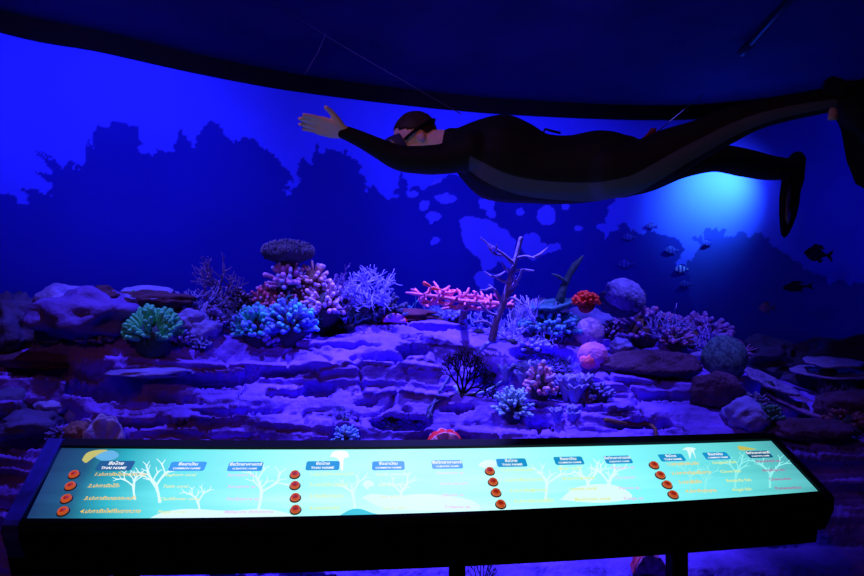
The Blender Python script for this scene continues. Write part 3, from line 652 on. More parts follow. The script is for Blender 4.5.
mb = MB(); mb.ball(D(833, 113, 1.91) - DO, .016, 10, 8, (1, .6, 1.2)); mb.box(D(833, 117, 1.91) - DO, (.03, .012, .02)); tag(mb.build('fin_buckle', M('buckle', (.5, .3, .26), .5), diver), 'pale fin buckle at the ankle')
mb = MB(); mb.tube([D(543, 134, 2.2) - DO, D(545, 129, 2.2) - DO, D(552, 131, 2.19) - DO, D(560, 133, 2.19) - DO], .005, 6); mb.build('suspension_ring', M_rub, diver)

# wires and hook
M_wire = M('thin_wire', (.05, .045, .08), .6, metal=.0)
def wire(name, pts, r, label, cat='wire'):
    mb = MB(); mb.tube(pts, r, 6); return tag(mb.build(name, M_wire), label, cat)
A_ = D(272, 2, 3.55); A_ = EYE + ray(272, 2) * ((ZC - 1.6) * F / 286); B_ = D(461, 114, 2.24)
wire('hanging_wire', [A_, (A_ + B_) / 2 + Vector((0, 0, -.012)), B_], .0019, 'long thin wire from the dark ceiling down to the diver shoulders')
kp = [A_ + (B_ - A_) * t for t in np.linspace(0, 1, 60)]; q = min(kp, key=lambda p: abs(432 + F * p.x / p.y - 325))
wire('loose_wire', [q, D(318, 52, q.y - .02), D(305, 74, q.y - .03)], .0019, 'short loose wire end dangling from the long ceiling wire')
dA = (ZC - 1.6) * F / (288 - 50); A2 = D(752, 52, dA * .995); B2 = D(651, 137, 2.1)
A2 = D(704, 93, 5.2)
wire('hanging_wire', [A2, B2], .0022, 'short thin wire rising from the diver thigh towards the ceiling edge')
mb = MB(); mb.tube([D(642, 140, 2.1), D(647, 136, 2.1), D(652, 130, 2.1), D(655, 129, 2.1), D(655, 133, 2.1), D(650, 138, 2.1), D(655, 141, 2.1)], .006, 7); mb.ball(D(652, 131, 2.1), .011, 10, 7)
tag(mb.build('wire_hook', M('hook_red', (.25, .03, .03), .4)), 'small dark red hook where a wire meets the diver thigh', 'hook')

# lamp on the wall behind the diver's legs
M_can = M('lamp_housing', (.01, .01, .012), .5)
GLOW_T = D(712, 192, wall_depth(706)); LP = D(744, 162, wall_depth(744) - .42)
lamp = empty('wall_spotlight', LP, 'small black spotlight on a wall bracket behind the diver legs', 'spotlight')
ax = (GLOW_T - LP).normalized(); sd_ = ax.orthogonal().normalized(); s2 = ax.cross(sd_)
mb = MB(); lathe(mb, [(.02, -.08), (.03, -.075), (.032, .0), (.028, .0), (.025, -.03)], 20, lambda a, b_, h: sd_ * a + s2 * b_ + ax * h); mb.build('housing', M_can, lamp)
wb = D(770, 168, wall_depth(770)) - LP
mb = MB(); mb.tube([ax * -.06, wb * .5 + Vector((0, 0, -.02)), wb], .009, 8); mb.build('bracket', M_can, lamp)
L = spot('wall_spotlight_beam', LP, GLOW_T, 120, (.14, .62, 1.0), 104, 1.0, .02); L.parent = lamp; L.location = (0, 0, 0)
spot('wall_spotlight_fill', LP + ax * -.0, GLOW_T, 30, (.16, .2, 1.0), 150, 1.0, .05)

# ceiling conduit with a lamp head, upper right
g1 = EYE + ray(788, 2) * ((ZC - .03 - 1.6) * F / 286); g2 = EYE + ray(750, 44) * ((ZC - .03 - 1.6) * F / 244); g3 = EYE + ray(742, 52) * ((ZC - .05 - 1.6) * F / 236)
pipe = empty('ceiling_lamp', g2, 'dark tubular ceiling lamp with a small head at the upper right', 'lamp')
mb = MB(); mb.tube([g1 + (g1 - g2) * .3 - g2, Vector((0, 0, 0))], .022, 10); mb.build('tube', M_can, pipe)
mb = MB(); mb.tube([Vector((0, 0, 0)), g3 - g2], [.03, .036], 12); mb.build('lamp_head', M('lamp_head', (.04, .03, .05), .4), pipe)
# fixtures of the reef and wash lamps, on the ceiling out of the frame
fx0 = None
for (p, t, e) in WASH + REEF:
    c = Vector(p) + Vector((0, 0, .005)); ax = (Vector(t) - Vector(p)).normalized()
    r_ = empty('ceiling_spotlight', c, 'black ceiling spotlight aimed at the reef scene', 'spotlight', 'ceiling spotlights over the reef')
    sd_ = ax.orthogonal().normalized(); s2 = ax.cross(sd_)
    mb = MB(); lathe(mb, [(.05, -.09), (.06, -.085), (.06, -.03), (.055, -.03), (.05, -.06)], 16, lambda a, b_, h: sd_ * a + s2 * b_ + ax * h); mb.build('housing', M_can, r_)
    mb = MB(); mb.tube([ax * -.06, Vector((0, 0, .10))], .012, 8); mb.build('stem', M_can, r_)
# ------------------------------------------------------------------ reef life
def rvec(rnd, up=0.0):
    while True:
        v = Vector((rnd.uniform(-1, 1), rnd.uniform(-1, 1), rnd.uniform(-1, 1)))
        if .1 < v.length < 1:
            v.normalize()
            if v.z >= up: return v

def blob(mb, sc, seed, sub=4, amp=.18, freq=2.2, ridge=0.0, rfreq=9, flat=None, c=(0, 0, 0), facet=0):
    import bmesh
    bm = bmesh.new(); bmesh.ops.create_icosphere(bm, subdivisions=sub, radius=1); off_ = Vector((seed * 7.1, seed * 3.3, seed * 1.7)); vs = []
    for v in bm.verts:
        p = v.co.copy(); n = p.normalized(); k = 1 + amp * noise.fractal(p * freq * .5 + off_, 1, 2, 4)
        if facet: k -= facet * abs(noise.noise(p * 1.7 + off_ * 1.3))
        if ridge: k += ridge * (abs(noise.noise(p * rfreq + off_ + Vector((noise.noise(p * 3), noise.noise(p * 3 + off_), 0)))) * 2 - .5)
        q = n * k
        if flat is not None and q.z < flat: q.z = flat + (q.z - flat) * .15
        vs.append(Vector(c) + Vector((q.x * sc[0], q.y * sc[1], q.z * sc[2])))
    bm.verts.index_update(); mb.add(vs, [tuple(v.index for v in f.verts) for f in bm.faces]); bm.free()

MATS = {}
def mat(col, rough=.6, col2=None, scale=14, bump=.3, spec=.3, sharp=False):
    k = (col, col2, rough, scale, sharp)
    if k not in MATS: MATS[k] = M('coral_paint' if len(MATS) < 1 else 'coral_paint', col, rough, col2, scale, bump, spec, sharp=sharp)
    return MATS[k]
VIO = (.30, .26, .80); BLU = (.14, .25, .90); CYA = (.10, .95, .85); PNK = (.95, .28, .62); RED = (1.0, .05, .03); DRK = (.03, .025, .06); GRN = (.10, .85, .40); PAL = (.55, .50, .95); BRN = (.14, .06, .06); PUR = (.35, .12, .62); DBL = (.05, .06, .30); MAG = (.9, .14, .35)

def root(kind, px, py, dep, label, cat, group=None, sink=.01, rz=0):
    p, d_ = on_or(px, py, dep, sink)
    return empty(kind, p, label, cat, group, (0, 0, rz)), d_

def knob_coral(px, py, wpx, hpx, cols, label, seed, n=46, knob=.13, name='knob_coral', basecol=DRK, dep=3.2, tips=True):
    rnd = random.Random(seed); t, d_ = root(name, px, py, dep, label, 'coral'); w_ = wpx / F * d_ / 2; h_ = hpx / F * d_
    mb = MB(); blob(mb, (w_ * .62, w_ * .52, h_ * .52), seed, 3, .15, c=(0, 0, h_ * .32)); mb.build('base', mat(basecol), t)
    br = MB(); tp = [MB() for _ in cols]
    n = int(n * 1.9); knob *= .72
    for i in range(n):
        v = rvec(rnd, -.35); o_ = Vector((v.x * w_ * .62, v.y * w_ * .5, h_ * .36 + v.z * h_ * .45)); L = rnd.uniform(.75, 1.15); e_ = Vector((v.x * w_ * L, v.y * w_ * .85 * L, h_ * .42 + v.z * h_ * .6 * L)); r = knob * w_ * rnd.uniform(.7, 1.25)
        br.cur = 0; br.tube([o_, (o_ + e_) / 2 + rvec(rnd) * r * .3, e_], [r * .8, r * .9, r], 6)
        br.cur = 1 + rnd.randrange(len(cols)); br.ball(e_ + v * r * .35, r * .98, 7, 5)
    br.build('branches', [mat(tuple(x * .7 for x in cols[0]))] + [mat(c) for c in cols], t)
    return t

def antler_coral(px, py, wpx, hpx, col, label, seed, n=9, lev=3, r=.045, tip=None, name='branching_coral', dep=3.2, up=.0, base=True, spread=.95, rz=0, sink=.01, taper=.72, basecol=DRK):
    n = int(n * 1.7); r *= .8; rnd = random.Random(seed); t, d_ = root(name, px, py, dep, label, 'coral', sink=sink); w_ = wpx / F * d_ / 2; h_ = hpx / F * d_
    br = MB(); ends = []
    def rec(p, v, L, rad, l):
        pts = [p]; 
        for k in range(3):
            v = (v + rvec(rnd, -1) * .22 + Vector((0, 0, .06))).normalized(); pts.append(pts[-1] + v * L / 3)
        br.tube([Vector((q.x, q.y, q.z)) for q in pts], [rad, rad * .95, rad * .85, rad * .75], 6); ends.append((pts[-1], v, rad * .75))
        if l > 0:
            for k in range(rnd.choice((2, 2, 3))):
                nv2 = (v + rvec(rnd, -1) * spread).normalized(); q = pts[rnd.choice((2, 3, 3))]
                rec(q, nv2, L * rnd.uniform(.6, .85), rad * taper, l - 1)
    tot = sum(.72 ** k for k in range(lev + 1))
    for i in range(n):
        v = rvec(rnd, up); v = Vector((v.x, v.y * .7, v.z + .15)).normalized()
        ext = 1 / max(abs(v.x) / w_, abs(v.y) / (w_ * .8), abs(v.z) / h_); rec(Vector((v.x * w_ * .12, v.y * w_ * .1, .02 * h_)), v, ext / tot, r * (w_ + h_) * .5, lev)
    if tip:
        br.cur = 1
        for p, v, rad in ends: br.ball(p + v * rad * .6, rad * 1.12, 6, 5)
    br.build('branches', [mat(col), mat(tip or col)], t)
    if base:
        mb = MB(); blob(mb, (w_ * .35, w_ * .3, h_ * .18), seed, 2, .2); mb.build('base', mat(basecol), t)
    return t

def table_coral(px, py, wpx, hpx, col, label, seed, stalk=.5, name='table_coral', dep=3.3, nub=(.30, .26, .55), tilt=0):
    rnd = random.Random(seed); t, d_ = root(name, px, py, dep, label, 'coral'); w_ = wpx / F * d_ / 2; h_ = hpx / F * d_
    mb = MB(); mb.tube([(0, 0, -.03), (0, 0, h_ * stalk * .6), (0, 0, h_ * stalk + .02)], [w_ * .35, w_ * .25, w_ * .5], 12); mb.build('stalk', mat(DRK), t)
    mb = MB(); blob(mb, (w_ * .95, w_ * .8, h_ * (1 - stalk) * .5), seed, 4, .12, 3, c=(0, 0, h_ * (stalk + (1 - stalk) * .45))); mb.build('crown', mat(col), t)
    mb = MB(); zc_ = h_ * (stalk + (1 - stalk) * .45)
    for i in range(190):
        v = rvec(rnd, -.25); p = Vector((v.x * w_ * .95, v.y * w_ * .8, zc_ + v.z * h_ * (1 - stalk) * .5)); r = w_ * .042
        mb.tube([p * 1.0, p + Vector((v.x * .4, v.y * .4, .8)) * r * 2.2], [r, r * .8], 5)
    mb.build('polyps', mat(nub), t); return t

def plate_coral(px, py, wpx, hpx, col, label, seed, tilt=(0, 0), name='plate_coral', dep=3.3, layers=2, rim=None, lift=.0):
    rnd = random.Random(seed); t, d_ = root(name, px, py, dep, label, 'coral'); w_ = wpx / F * d_ / 2; h_ = hpx / F * d_
    mt = mat(col, bump=.5)
    for l in range(layers):
        mb = MB(); k = 1 - .22 * l; zz = lift + h_ * (.25 + .5 * l / max(layers - 1, 1) if layers > 1 else .45); P = []; off_ = Vector((seed, l * 3.1, 0))
        Rr = Matrix.Rotation(tilt[0], 3, 'X') @ Matrix.Rotation(tilt[1], 3, 'Y')
        for i in range(13):
            row = []
            for j in range(41):
                an = 2 * math.pi * j / 40; f = i / 12; rr = f * (1 + .18 * noise.noise(Vector((math.cos(an) * 1.6, math.sin(an) * 1.6, 0)) + off_))
                q = Vector((math.cos(an) * rr * w_ * k + l * .1 * w_, math.sin(an) * rr * w_ * .75 * k, h_ * .16 * f * f + h_ * .10 * noise.noise(Vector((math.cos(an) * 2.5, math.sin(an) * 2.5, f * 2)) + off_)))
                row.append(Rr @ q + Vector((0, 0, zz)))
            P.append(row)
        mb.grid(P); o = mb.build('plate', mt, t); sm = o.modifiers.new('thick', 'SOLIDIFY'); sm.thickness = max(.010, h_ * .10); sm.offset = -1
    mb = MB(); mb.tube([(0, 0, -.05), (0, 0, lift + h_ * .5)], [w_ * .3, w_ * .22], 10); mb.build('stalk', mat(DRK), t); return t

def boulder(px, py, wpx, hpx, m, label, seed, name='boulder', cat='rock', dep=3.3, ridge=0, rf=8, amp=.25, facet=.3, sub=4, dpt=.8, sink=.02, rz=0):
    p, d_ = on_or(px, py, dep, sink); w_ = wpx / F * d_ / 2; h_ = hpx / F * d_ / 2
    mb = MB(); blob(mb, (w_, w_ * dpt, h_), seed, sub, amp, 2.2, ridge, rf, facet=facet); o = mb.build(name, m, None, p + Vector((0, 0, h_ * .75))); o.rotation_euler = (0, rz, 0)
    return tag(o, label, cat)

def clam(px, py, wpx, hpx, shell, mantle, label, seed, rz=0, dep=3.0):
    t, d_ = root('giant_clam', px, py, dep, label, 'clam', sink=.0); t.rotation_euler = (0, 0, rz); w_ = wpx / F * d_ / 2; h_ = hpx / F * d_
    def valve(s):
        P = []
        for i in range(14):
            row = []; f = i / 13
            for j in range(33):
                an = math.pi * j / 32; wav = math.sin(j * math.pi / 4) * .10 * f
                row.append(Vector((math.cos(an) * w_ * (f ** .8), s * (.10 * w_ + math.sin(f * math.pi * .5) * w_ * .50 * (1 - .35 * f)) + s * wav * w_, h_ * (.02 + (math.sin(an) * f * .95 + wav * .5)))))
            P.append(row)
        return P
    for s in (-1, 1):
        mb = MB(); mb.grid(valve(s)); o = mb.build('shell', mat(shell), t); sm = o.modifiers.new('thick', 'SOLIDIFY'); sm.thickness = .008
    mb = MB(); P = []
    for i in range(7):
        s = -1 + 2 * i / 6; P.append([Vector((math.cos(math.pi * j / 32) * w_ * .92, s * w_ * .42 + .04 * w_ * math.sin(j * .8), h_ * (.80 * math.sin(math.pi * j / 32) - .12 * (1 - s * s) + .05 * math.sin(j * 1.2 + i)))) for j in range(33)])
    mb.grid(P); o = mb.build('mantle', mat(mantle, .35, bump=.1), t); sm = o.modifiers.new('thick', 'SOLIDIFY'); sm.thickness = .012
    return t

def anemone(px, py, wpx, hpx, col, label, seed, n=80, name='sea_anemone', cat='anemone', basecol=BRN, dep=3.2, fat=.085):
    rnd = random.Random(seed); t, d_ = root(name, px, py, dep, label, cat); w_ = wpx / F * d_ / 2; h_ = hpx / F * d_
    mb = MB(); blob(mb, (w_ * .62, w_ * .55, h_ * .42), seed, 3, .1, c=(0, 0, h_ * .3)); mb.build('column', mat(basecol), t)
    mb = MB()
    for i in range(n):
        v = rvec(rnd, -.1); b_ = Vector((v.x * w_ * .5, v.y * w_ * .45, h_ * .35 + v.z * h_ * .3)); e_ = Vector((v.x * w_, v.y * w_ * .85, h_ * .42 + v.z * h_ * .58)); m_ = (b_ + e_) / 2 + rvec(rnd) * w_ * .1; e_ = e_ + rvec(rnd) * w_ * .08
        mb.tube([b_, m_, e_], [w_ * fat, w_ * fat * .9, w_ * fat * 1.05], 6)
    mb.build('tentacles', mat(col, .5), t); return t

def sea_fan(px, py, wpx, hpx, col, label, seed, rot=0, dep=3.2, lev=5, name='sea_fan', cat='sea fan', th=.02, n0=4, sp=.45):
    rnd = random.Random(seed); t, d_ = root(name, px, py, dep, label, cat); w_ = wpx / F * d_ / 2; h_ = hpx / F * d_; mb = MB()
    def rec(p, an, L, r, l):
        q = p + Vector((math.sin(an) * L * w_ / h_ * 1.2, rnd.uniform(-.06, .06) * L, math.cos(an) * L)); mb.tube([p, (p + q) / 2 + Vector((rnd.uniform(-.1, .1) * L, 0, 0)), q], [r, r * .85, r * .75], 5)
        if l:
            for s in (-1, 1) if rnd.random() < .8 else (-1, 0, 1): rec(q, an + s * rnd.uniform(sp * .5, sp * 1.1), L * rnd.uniform(.68, .85), r * .72, l - 1)
    for k in range(n0): rec(Vector((0, 0, 0)), rot + (k - (n0 - 1) / 2) * .5, h_ * .27, th * h_, lev - 1)
    mb.build('branches', mat(col), t); mb = MB(); blob(mb, (.1 * w_, .1 * w_, .06 * h_), seed, 2); mb.build('holdfast', mat(DRK), t); return t

def pix_path(name, pts, r, col, label, cat, dep=None, lift=.015):
    """a whip or limb lying over the rock: follows the rock under a list of picture points"""
    W = []
    for (a, b_) in pts:
        p = on(a, b_, 0); p = p - ray(a, b_).normalized() * lift if p is not None and (dep is None or p.y < dep + .5) else D(a, b_, dep or 3.2); W.append(p)
    c = catmull([list(p) for p in W], 6); n = len(c); rr = [r * (1 - .5 * i / n) for i in range(n)]
    mb = MB(); mb.tube([Vector(q) for q in c], rr, 7); return tag(mb.build(name, mat(col)), label, cat)

def frill_coral(px, py, wpx, hpx, col, label, seed, n=14, dep=3.0, name='leather_coral'):
    rnd = random.Random(seed); t, d_ = root(name, px, py, dep, label, 'coral'); w_ = wpx / F * d_ / 2; h_ = hpx / F * d_
    for k in range(n if n < 9 else 9):
        mb = MB(); x0 = rnd.uniform(-.75, .75) * w_; y0 = rnd.uniform(-.5, .5) * w_; rr = rnd.uniform(.25, .45) * w_; hh = rnd.uniform(.5, 1) * h_; P = []
        for i in range(7):
            f = i / 6; row = []
            for j in range(31):
                an = 2 * math.pi * j / 30; fr = 1 + f * f * (.30 * math.sin(an * 6 + k) + .14 * math.sin(an * 11)); row.append(Vector((x0 + math.cos(an) * rr * (.3 + .8 * f) * fr, y0 + math.sin(an) * rr * (.3 + .8 * f) * fr, hh * (f ** .7) + .10 * hh * f * math.sin(an * 6 + k + 1))))
            P.append(row)
        mb.grid(P); o = mb.build('lobe', mat(col), t); sm = o.modifiers.new('thick', 'SOLIDIFY'); sm.thickness = .008
    return t

# ---- rocks lying on the bank
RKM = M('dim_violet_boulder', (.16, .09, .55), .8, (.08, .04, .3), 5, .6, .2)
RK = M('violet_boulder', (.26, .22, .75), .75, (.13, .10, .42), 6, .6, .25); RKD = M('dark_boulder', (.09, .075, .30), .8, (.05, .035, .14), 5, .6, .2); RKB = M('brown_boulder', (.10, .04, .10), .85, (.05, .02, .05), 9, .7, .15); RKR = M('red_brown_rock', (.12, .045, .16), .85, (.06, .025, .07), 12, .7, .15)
boulder(62, 322, 58, 44, RK, 'rounded blue-violet boulder at the far end of the bank, beside a brown lump', 3)
boulder(88, 338, 110, 60, RKM, 'broad sloping violet rock below the brown lump', 5, facet=.4)
boulder(104, 305, 32, 27, RKB, 'round dark brown lump of coral rock on the broad violet rock', 7, ridge=.1, rf=6, sink=-.08)
boulder(18, 332, 70, 36, RKD, 'dark rock with a blue top edge at the far left of the bank', 9)
boulder(54, 342, 36, 26, RKD, 'small rounded dark violet rock in front of the far left boulders', 11)
boulder(40, 366, 110, 20, RKR, 'long low reddish-brown ledge rock at the left end', 12, facet=.2, dpt=.5, sink=.06)
boulder(54, 413, 34, 18, RK, 'flat bluish stone low on the left slope', 13)
boulder(70, 424, 20, 22, RK, 'small upright bluish stone beside the flat stone on the left slope', 15)
boulder(30, 436, 60, 30, RKD, 'dark low rock beside the left end of the panel', 16)
boulder(8, 420, 50, 40, RKD, 'dark rock at the left edge of the picture above the panel end', 17)
boulder(150, 376, 90, 10, RK, 'thin overhanging violet ledge below the green coral', 18, facet=.2, dpt=.5)
boulder(188, 330, 40, 26, RK, 'violet knobbly rock beside the green coral', 19)
boulder(205, 338, 34, 22, RK, 'small violet stone below the stalked coral', 20)
boulder(224, 325, 30, 20, RKD, 'dark stone tucked beside the turquoise corals', 22)
boulder(620, 355, 26, 20, RK, 'pointed violet stone beside the pink brain corals', 23)
boulder(690, 362, 40, 16, RK, 'flat violet stone with a reddish underside on the right shelf', 24, facet=.2)
boulder(540, 312, 60, 40, RKD, 'dark blue hump of rock under the green-rimmed plate coral', 25)
boulder(585, 330, 60, 30, RK, 'violet sloping rock under the red anemone', 26, sink=.22)
boulder(648, 376, 110, 30, RKR, 'broad reddish-brown rock top on the right slope below the shrubby corals', 27, facet=.2, dpt=.6, sink=.08)
boulder(715, 408, 56, 44, RKR, 'dark reddish rock below the dark green brain coral', 28, facet=.3, dpt=.5)
boulder(745, 428, 46, 34, RK, 'small violet stone by the right end of the panel', 29)
boulder(815, 440, 90, 24, RKR, 'long reddish slab at the lower right', 30, dpt=.5)
boulder(850, 420, 70, 36, RKR, 'dark red-brown rock at the right edge', 31)
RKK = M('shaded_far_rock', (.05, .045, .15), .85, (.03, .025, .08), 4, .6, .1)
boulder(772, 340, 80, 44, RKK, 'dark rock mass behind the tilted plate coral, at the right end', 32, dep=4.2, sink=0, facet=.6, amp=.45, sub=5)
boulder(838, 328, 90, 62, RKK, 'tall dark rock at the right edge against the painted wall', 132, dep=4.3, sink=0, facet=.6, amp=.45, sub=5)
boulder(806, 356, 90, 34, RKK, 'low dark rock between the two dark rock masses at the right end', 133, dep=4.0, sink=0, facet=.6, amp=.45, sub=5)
boulder(12, 300, 60, 70, RKD, 'tall dark rock mass at the left edge against the painted wall', 33, dep=3.5, facet=.6, amp=.4)
boulder(385, 322, 120, 16, M('red_brown_ledge', (.12, .03, .07), .85, (.05, .015, .03), 8, .5, .15), 'dark red-brown ledge along the crest behind the red shell', 34, facet=.45, dpt=.5, amp=.5, sink=.22)
boulder(150, 303, 90, 22, RKB, 'dark brown rock on the crest behind the green coral', 35, dpt=.6)

# ---- left part
plate_coral(148, 296, 50, 12, (.24, .22, .75), 'flat pale violet plate coral on the crest behind the green coral', 41, layers=1, tilt=(.35, .1), lift=.05)
anemone(153, 356, 54, 50, GRN, 'bright green soft finger coral on the left of the bank', 43, n=120, name='finger_coral', cat='coral', basecol=(.02, .08, .12), fat=.075)
anemone(135, 326, 36, 34, (.05, .32, .16), 'dark green soft coral tuft beside the bright green finger coral', 44, n=60, name='finger_coral', cat='coral', basecol=(.01, .03, .04), fat=.08)
antler_coral(200, 318, 44, 34, VIO, 'violet branching coral beside the bushy stalked coral', 50, n=8, lev=2, r=.06)
knob_coral(255, 343, 40, 36, [CYA, BLU, (.2, .5, 1)], 'turquoise and blue knobbly coral at the left of the coral cluster', 51, n=60, knob=.15)
knob_coral(290, 340, 48, 38, [BLU, CYA, (.15, .6, .95)], 'bright turquoise cluster coral at the edge of the pale rock', 52, n=70, knob=.14)
knob_coral(268, 346, 26, 16, [(.3, .25, .9)], 'low violet knobbly coral between the turquoise corals', 53, n=30, knob=.2)
antler_coral(283, 296, 46, 30, (.10, .6, .6), 'small teal branching coral tucked among the pink corals', 55, n=6, lev=2, r=.05)
antler_coral(352, 290, 50, 24, (.05, .10, .22), 'dark low branching coral behind the lilac-blue coral', 57, n=8, lev=2, r=.05)
clam(395, 322, 22, 9, (.75, .25, .8), RED, 'small pink and red half-open shell on the crest ledge', 58)
antler_coral(412, 292, 24, 26, (.15, .55, .95), 'small pale blue twig coral above the pink antler coral', 59, n=3, lev=2, r=.035, base=False)
# ---- pink antler coral: three flat limbs
t, d_ = root('antler_coral', 462, 308, 3.3, 'hot-pink spreading antler coral on the crest left of the bare branch', 'coral')
for nm, limbs, c in (('branches', [[(512, 306), (490, 303), (462, 301), (440, 297), (415, 294)], [(470, 302), (455, 308), (440, 303), (428, 305)], [(500, 304), (482, 309), (466, 306)], [(452, 299), (445, 293), (438, 291)], [(490, 303), (478, 297), (460, 296)], [(425, 296), (420, 300), (424, 305)]], (1.0, .22, .50)), ('tips', [[(424, 283), (430, 286)], [(433, 288), (441, 290)], [(452, 291), (460, 291)]], (1.0, .12, .12))):
    mb = MB()
    for li, l in enumerate(limbs):
        if nm == 'tips': mb = MB()
        c3 = catmull([list(D(a, b_, 3.05 + .03 * li) - t.location) for a, b_ in l], 5); mb.tube([Vector(q) for q in c3], [(.017 if nm == 'branches' else .012) * (1 - .5 * i / len(c3)) for i in range(len(c3))], 7)
        if nm == 'tips': tag(mb.build('tip', mat(c), t), 'red branch tip')
    if nm == 'branches':
        rr_ = random.Random(5)
        for l in limbs:
            for a, b_ in catmull(l, 4):
                p_ = D(a, b_, 3.08) - t.location; e_ = p_ + Vector((rr_.uniform(-.05, .05), rr_.uniform(-.08, .08), rr_.uniform(-.02, .06))); mb.tube([p_, (p_ + e_) / 2 + Vector((.008, 0, 0)), e_], [.011, .009, .006], 6)
    if nm == 'branches': mb.build(nm, mat(c), t)
mb = MB(); mb.tube([Vector((0, 0, -.03)), Vector(D(465, 303, 3.08) - t.location)], [.03, .018], 8); mb.build('stalk', mat(BRN), t)
# ---- tall bare branch
t, d_ = root('tree_branch', 492, 338, 3.2, 'tall bare violet branch with twigs rising above the crest', 'branch')
limbs = [([(492, 340), (496, 322), (503, 305), (508, 288), (512, 272), (517, 255), (521, 238)], .024), ([(503, 305), (496, 292), (489, 285)], .012), ([(508, 290), (518, 280), (522, 270)], .012), ([(512, 272), (522, 270), (534, 271)], .011), ([(514, 264), (504, 255), (493, 247)], .012), ([(504, 255), (494, 254), (488, 246)], .008), ([(516, 258), (526, 256), (534, 258)], .008), ([(509, 284), (500, 280), (494, 276)], .010), ([(498, 316), (488, 312), (478, 302)], .011), ([(494, 330), (486, 322), (474, 322)], .010), ([(505, 300), (514, 298), (522, 304)], .010), ([(512, 274), (505, 268), (502, 262)], .008)]
mb = MB()
for i, (l, r) in enumerate(limbs[:1]): c3 = catmull([list(D(a, b_, 2.98) - t.location) for a, b_ in l], 6); mb.tube([Vector(q) for q in c3], [r * (1 - .55 * k / len(c3)) for k in range(len(c3))], 9)
mb.build('stem', mat((.34, .25, .68), .7, (.2, .12, .42), 20), t)
for l, r in limbs[1:]:
    mb = MB(); dz_ = random.Random(l[0][0] + l[1][0]).uniform(-.12, .06); c3 = catmull([list(D(a, b_, 2.98 + dz_ * k / 2) - t.location) for k, (a, b_) in enumerate(l)], 5); mb.tube([Vector(q) for q in c3], [r * (1 - .6 * k / len(c3)) for k in range(len(c3))], 7); mb.build('twig', mat((.34, .25, .68), .7, (.2, .12, .42), 20), t)
rr_ = random.Random(11)
for k in range(16):
    l = limbs[rr_.randrange(len(limbs))][0]; a, b_ = catmull(l, 6)[rr_.randrange(3, 6 * (len(l) - 1))]; p_ = D(a, b_, 2.98) - t.location; e_ = p_ + Vector((rr_.uniform(-.09, .09), rr_.uniform(-.12, .1), rr_.uniform(-.02, .09)))
    mb = MB(); mb.tube([p_, (p_ + e_) / 2 + Vector((0, 0, -.008)), e_], [.008, .007, .003], 6); mb.build('twig', mat((.34, .25, .68), .7, (.2, .12, .42), 20), t)
antler_coral(536, 338, 44, 40, (.38, .30, .85), 'violet staghorn coral in front of the dark hump, right of the bare branch', 61, n=8, lev=2, r=.04, spread=.5)
antler_coral(512, 342, 34, 22, (.36, .32, .9), 'low pale violet twig coral at the foot of the bare branch', 62, n=7, lev=2, r=.045)
antler_coral(478, 332, 34, 22, (.25, .25, .8), 'short blue-violet antler coral left of the bare branch foot', 63, n=6, lev=2, r=.05)
plate_coral(550, 300, 62, 34, (.05, .18, .28), 'dark plate coral with a greenish rim, below a pointed sponge', 64, layers=2, tilt=(.2, -.15))
_, d_ = on_or(550, 300, 3.3)
t = empty('tube_sponge', D(560, 293, d_), 'pointed dark sponge leaning to the right above the plate coral', 'sponge')
mb = MB(); mb.tube([Vector((0, 0, -.04))] + [D(a, b_, d_) - t.location for a, b_ in ((564, 286), (569, 275), (575, 265), (583, 256))], [.03, .022, .02, .022, .006], 10); mb.build('tube', mat((.05, .10, .14)), t)
mb = MB(); mb.tube([D(a, b_, d_ - .02) - t.location for a, b_ in ((566, 282), (558, 276), (552, 274))], [.014, .010, .004], 8); mb.build('side_tube', mat((.05, .10, .14)), t)
knob_coral(552, 330, 60, 22, [(.10, .35, .65), (.15, .25, .7)], 'low teal-blue crusted coral on the rock below the plate coral', 65, n=60, knob=.1)
# ---- right of centre
boulder(589, 344, 30, 30, mat((.62, .35, .72), .6, (.28, .14, .5), 40, .4, sharp=True), 'round pink-speckled violet brain coral below the red anemone', 67, name='brain_coral', cat='coral', ridge=.14, rf=7, facet=0, amp=.06)
boulder(593, 366, 30, 28, mat((.85, .22, .60), .6, (.5, .16, .55), 18, .4), 'pinkish brain coral with a glowing red lower side', 68, name='brain_coral', cat='coral', ridge=.06, rf=9, facet=0, amp=.12)
boulder(588, 367, 17, 17, mat((1.0, .10, .16), .6, (.95, .2, .3), 18, .3), 'small glowing red-pink lump at the foot of the pinkish brain coral', 69, name='brain_coral', cat='coral', ridge=.08, rf=8, facet=0, amp=.15, sink=-.02)
knob_coral(645, 344, 60, 36, [(.45, .20, .75), (.40, .36, .9), (.6, .2, .5)], 'shrubby violet and wine-red coral right of the dome coral', 71, n=60, knob=.11, basecol=BRN)
antler_coral(665, 334, 44, 30, (.38, .28, .85), 'small violet branching coral on top of the shrubby coral', 72, n=9, lev=2, r=.05)
knob_coral(700, 348, 54, 32, [(.42, .16, .6), (.35, .2, .7)], 'purple bushy coral at the right end of the shelf', 73, n=55, knob=.12, basecol=BRN)
antler_coral(708, 326, 36, 34, (.40, .24, .85), 'upright purple antler coral behind the bushy coral at the right end', 74, n=7, lev=2, r=.045, up=.4)
antler_coral(732, 334, 34, 20, (.45, .18, .6), 'small magenta-violet branching coral at the right tip of the shelf', 75, n=7, lev=2, r=.06)
boulder(724, 376, 44, 46, mat((.10, .22, .30), .7, (.04, .07, .16), 60, .6, sharp=True), 'dark green-blue spotted brain coral on the right slope', 76, name='brain_coral', cat='coral', ridge=.05, rf=12, facet=0, amp=.08)
plate_coral(768, 398, 56, 26, (.20, .14, .5), 'tilted violet plate coral beyond the spotted brain coral', 77, layers=1, tilt=(.35, .35))
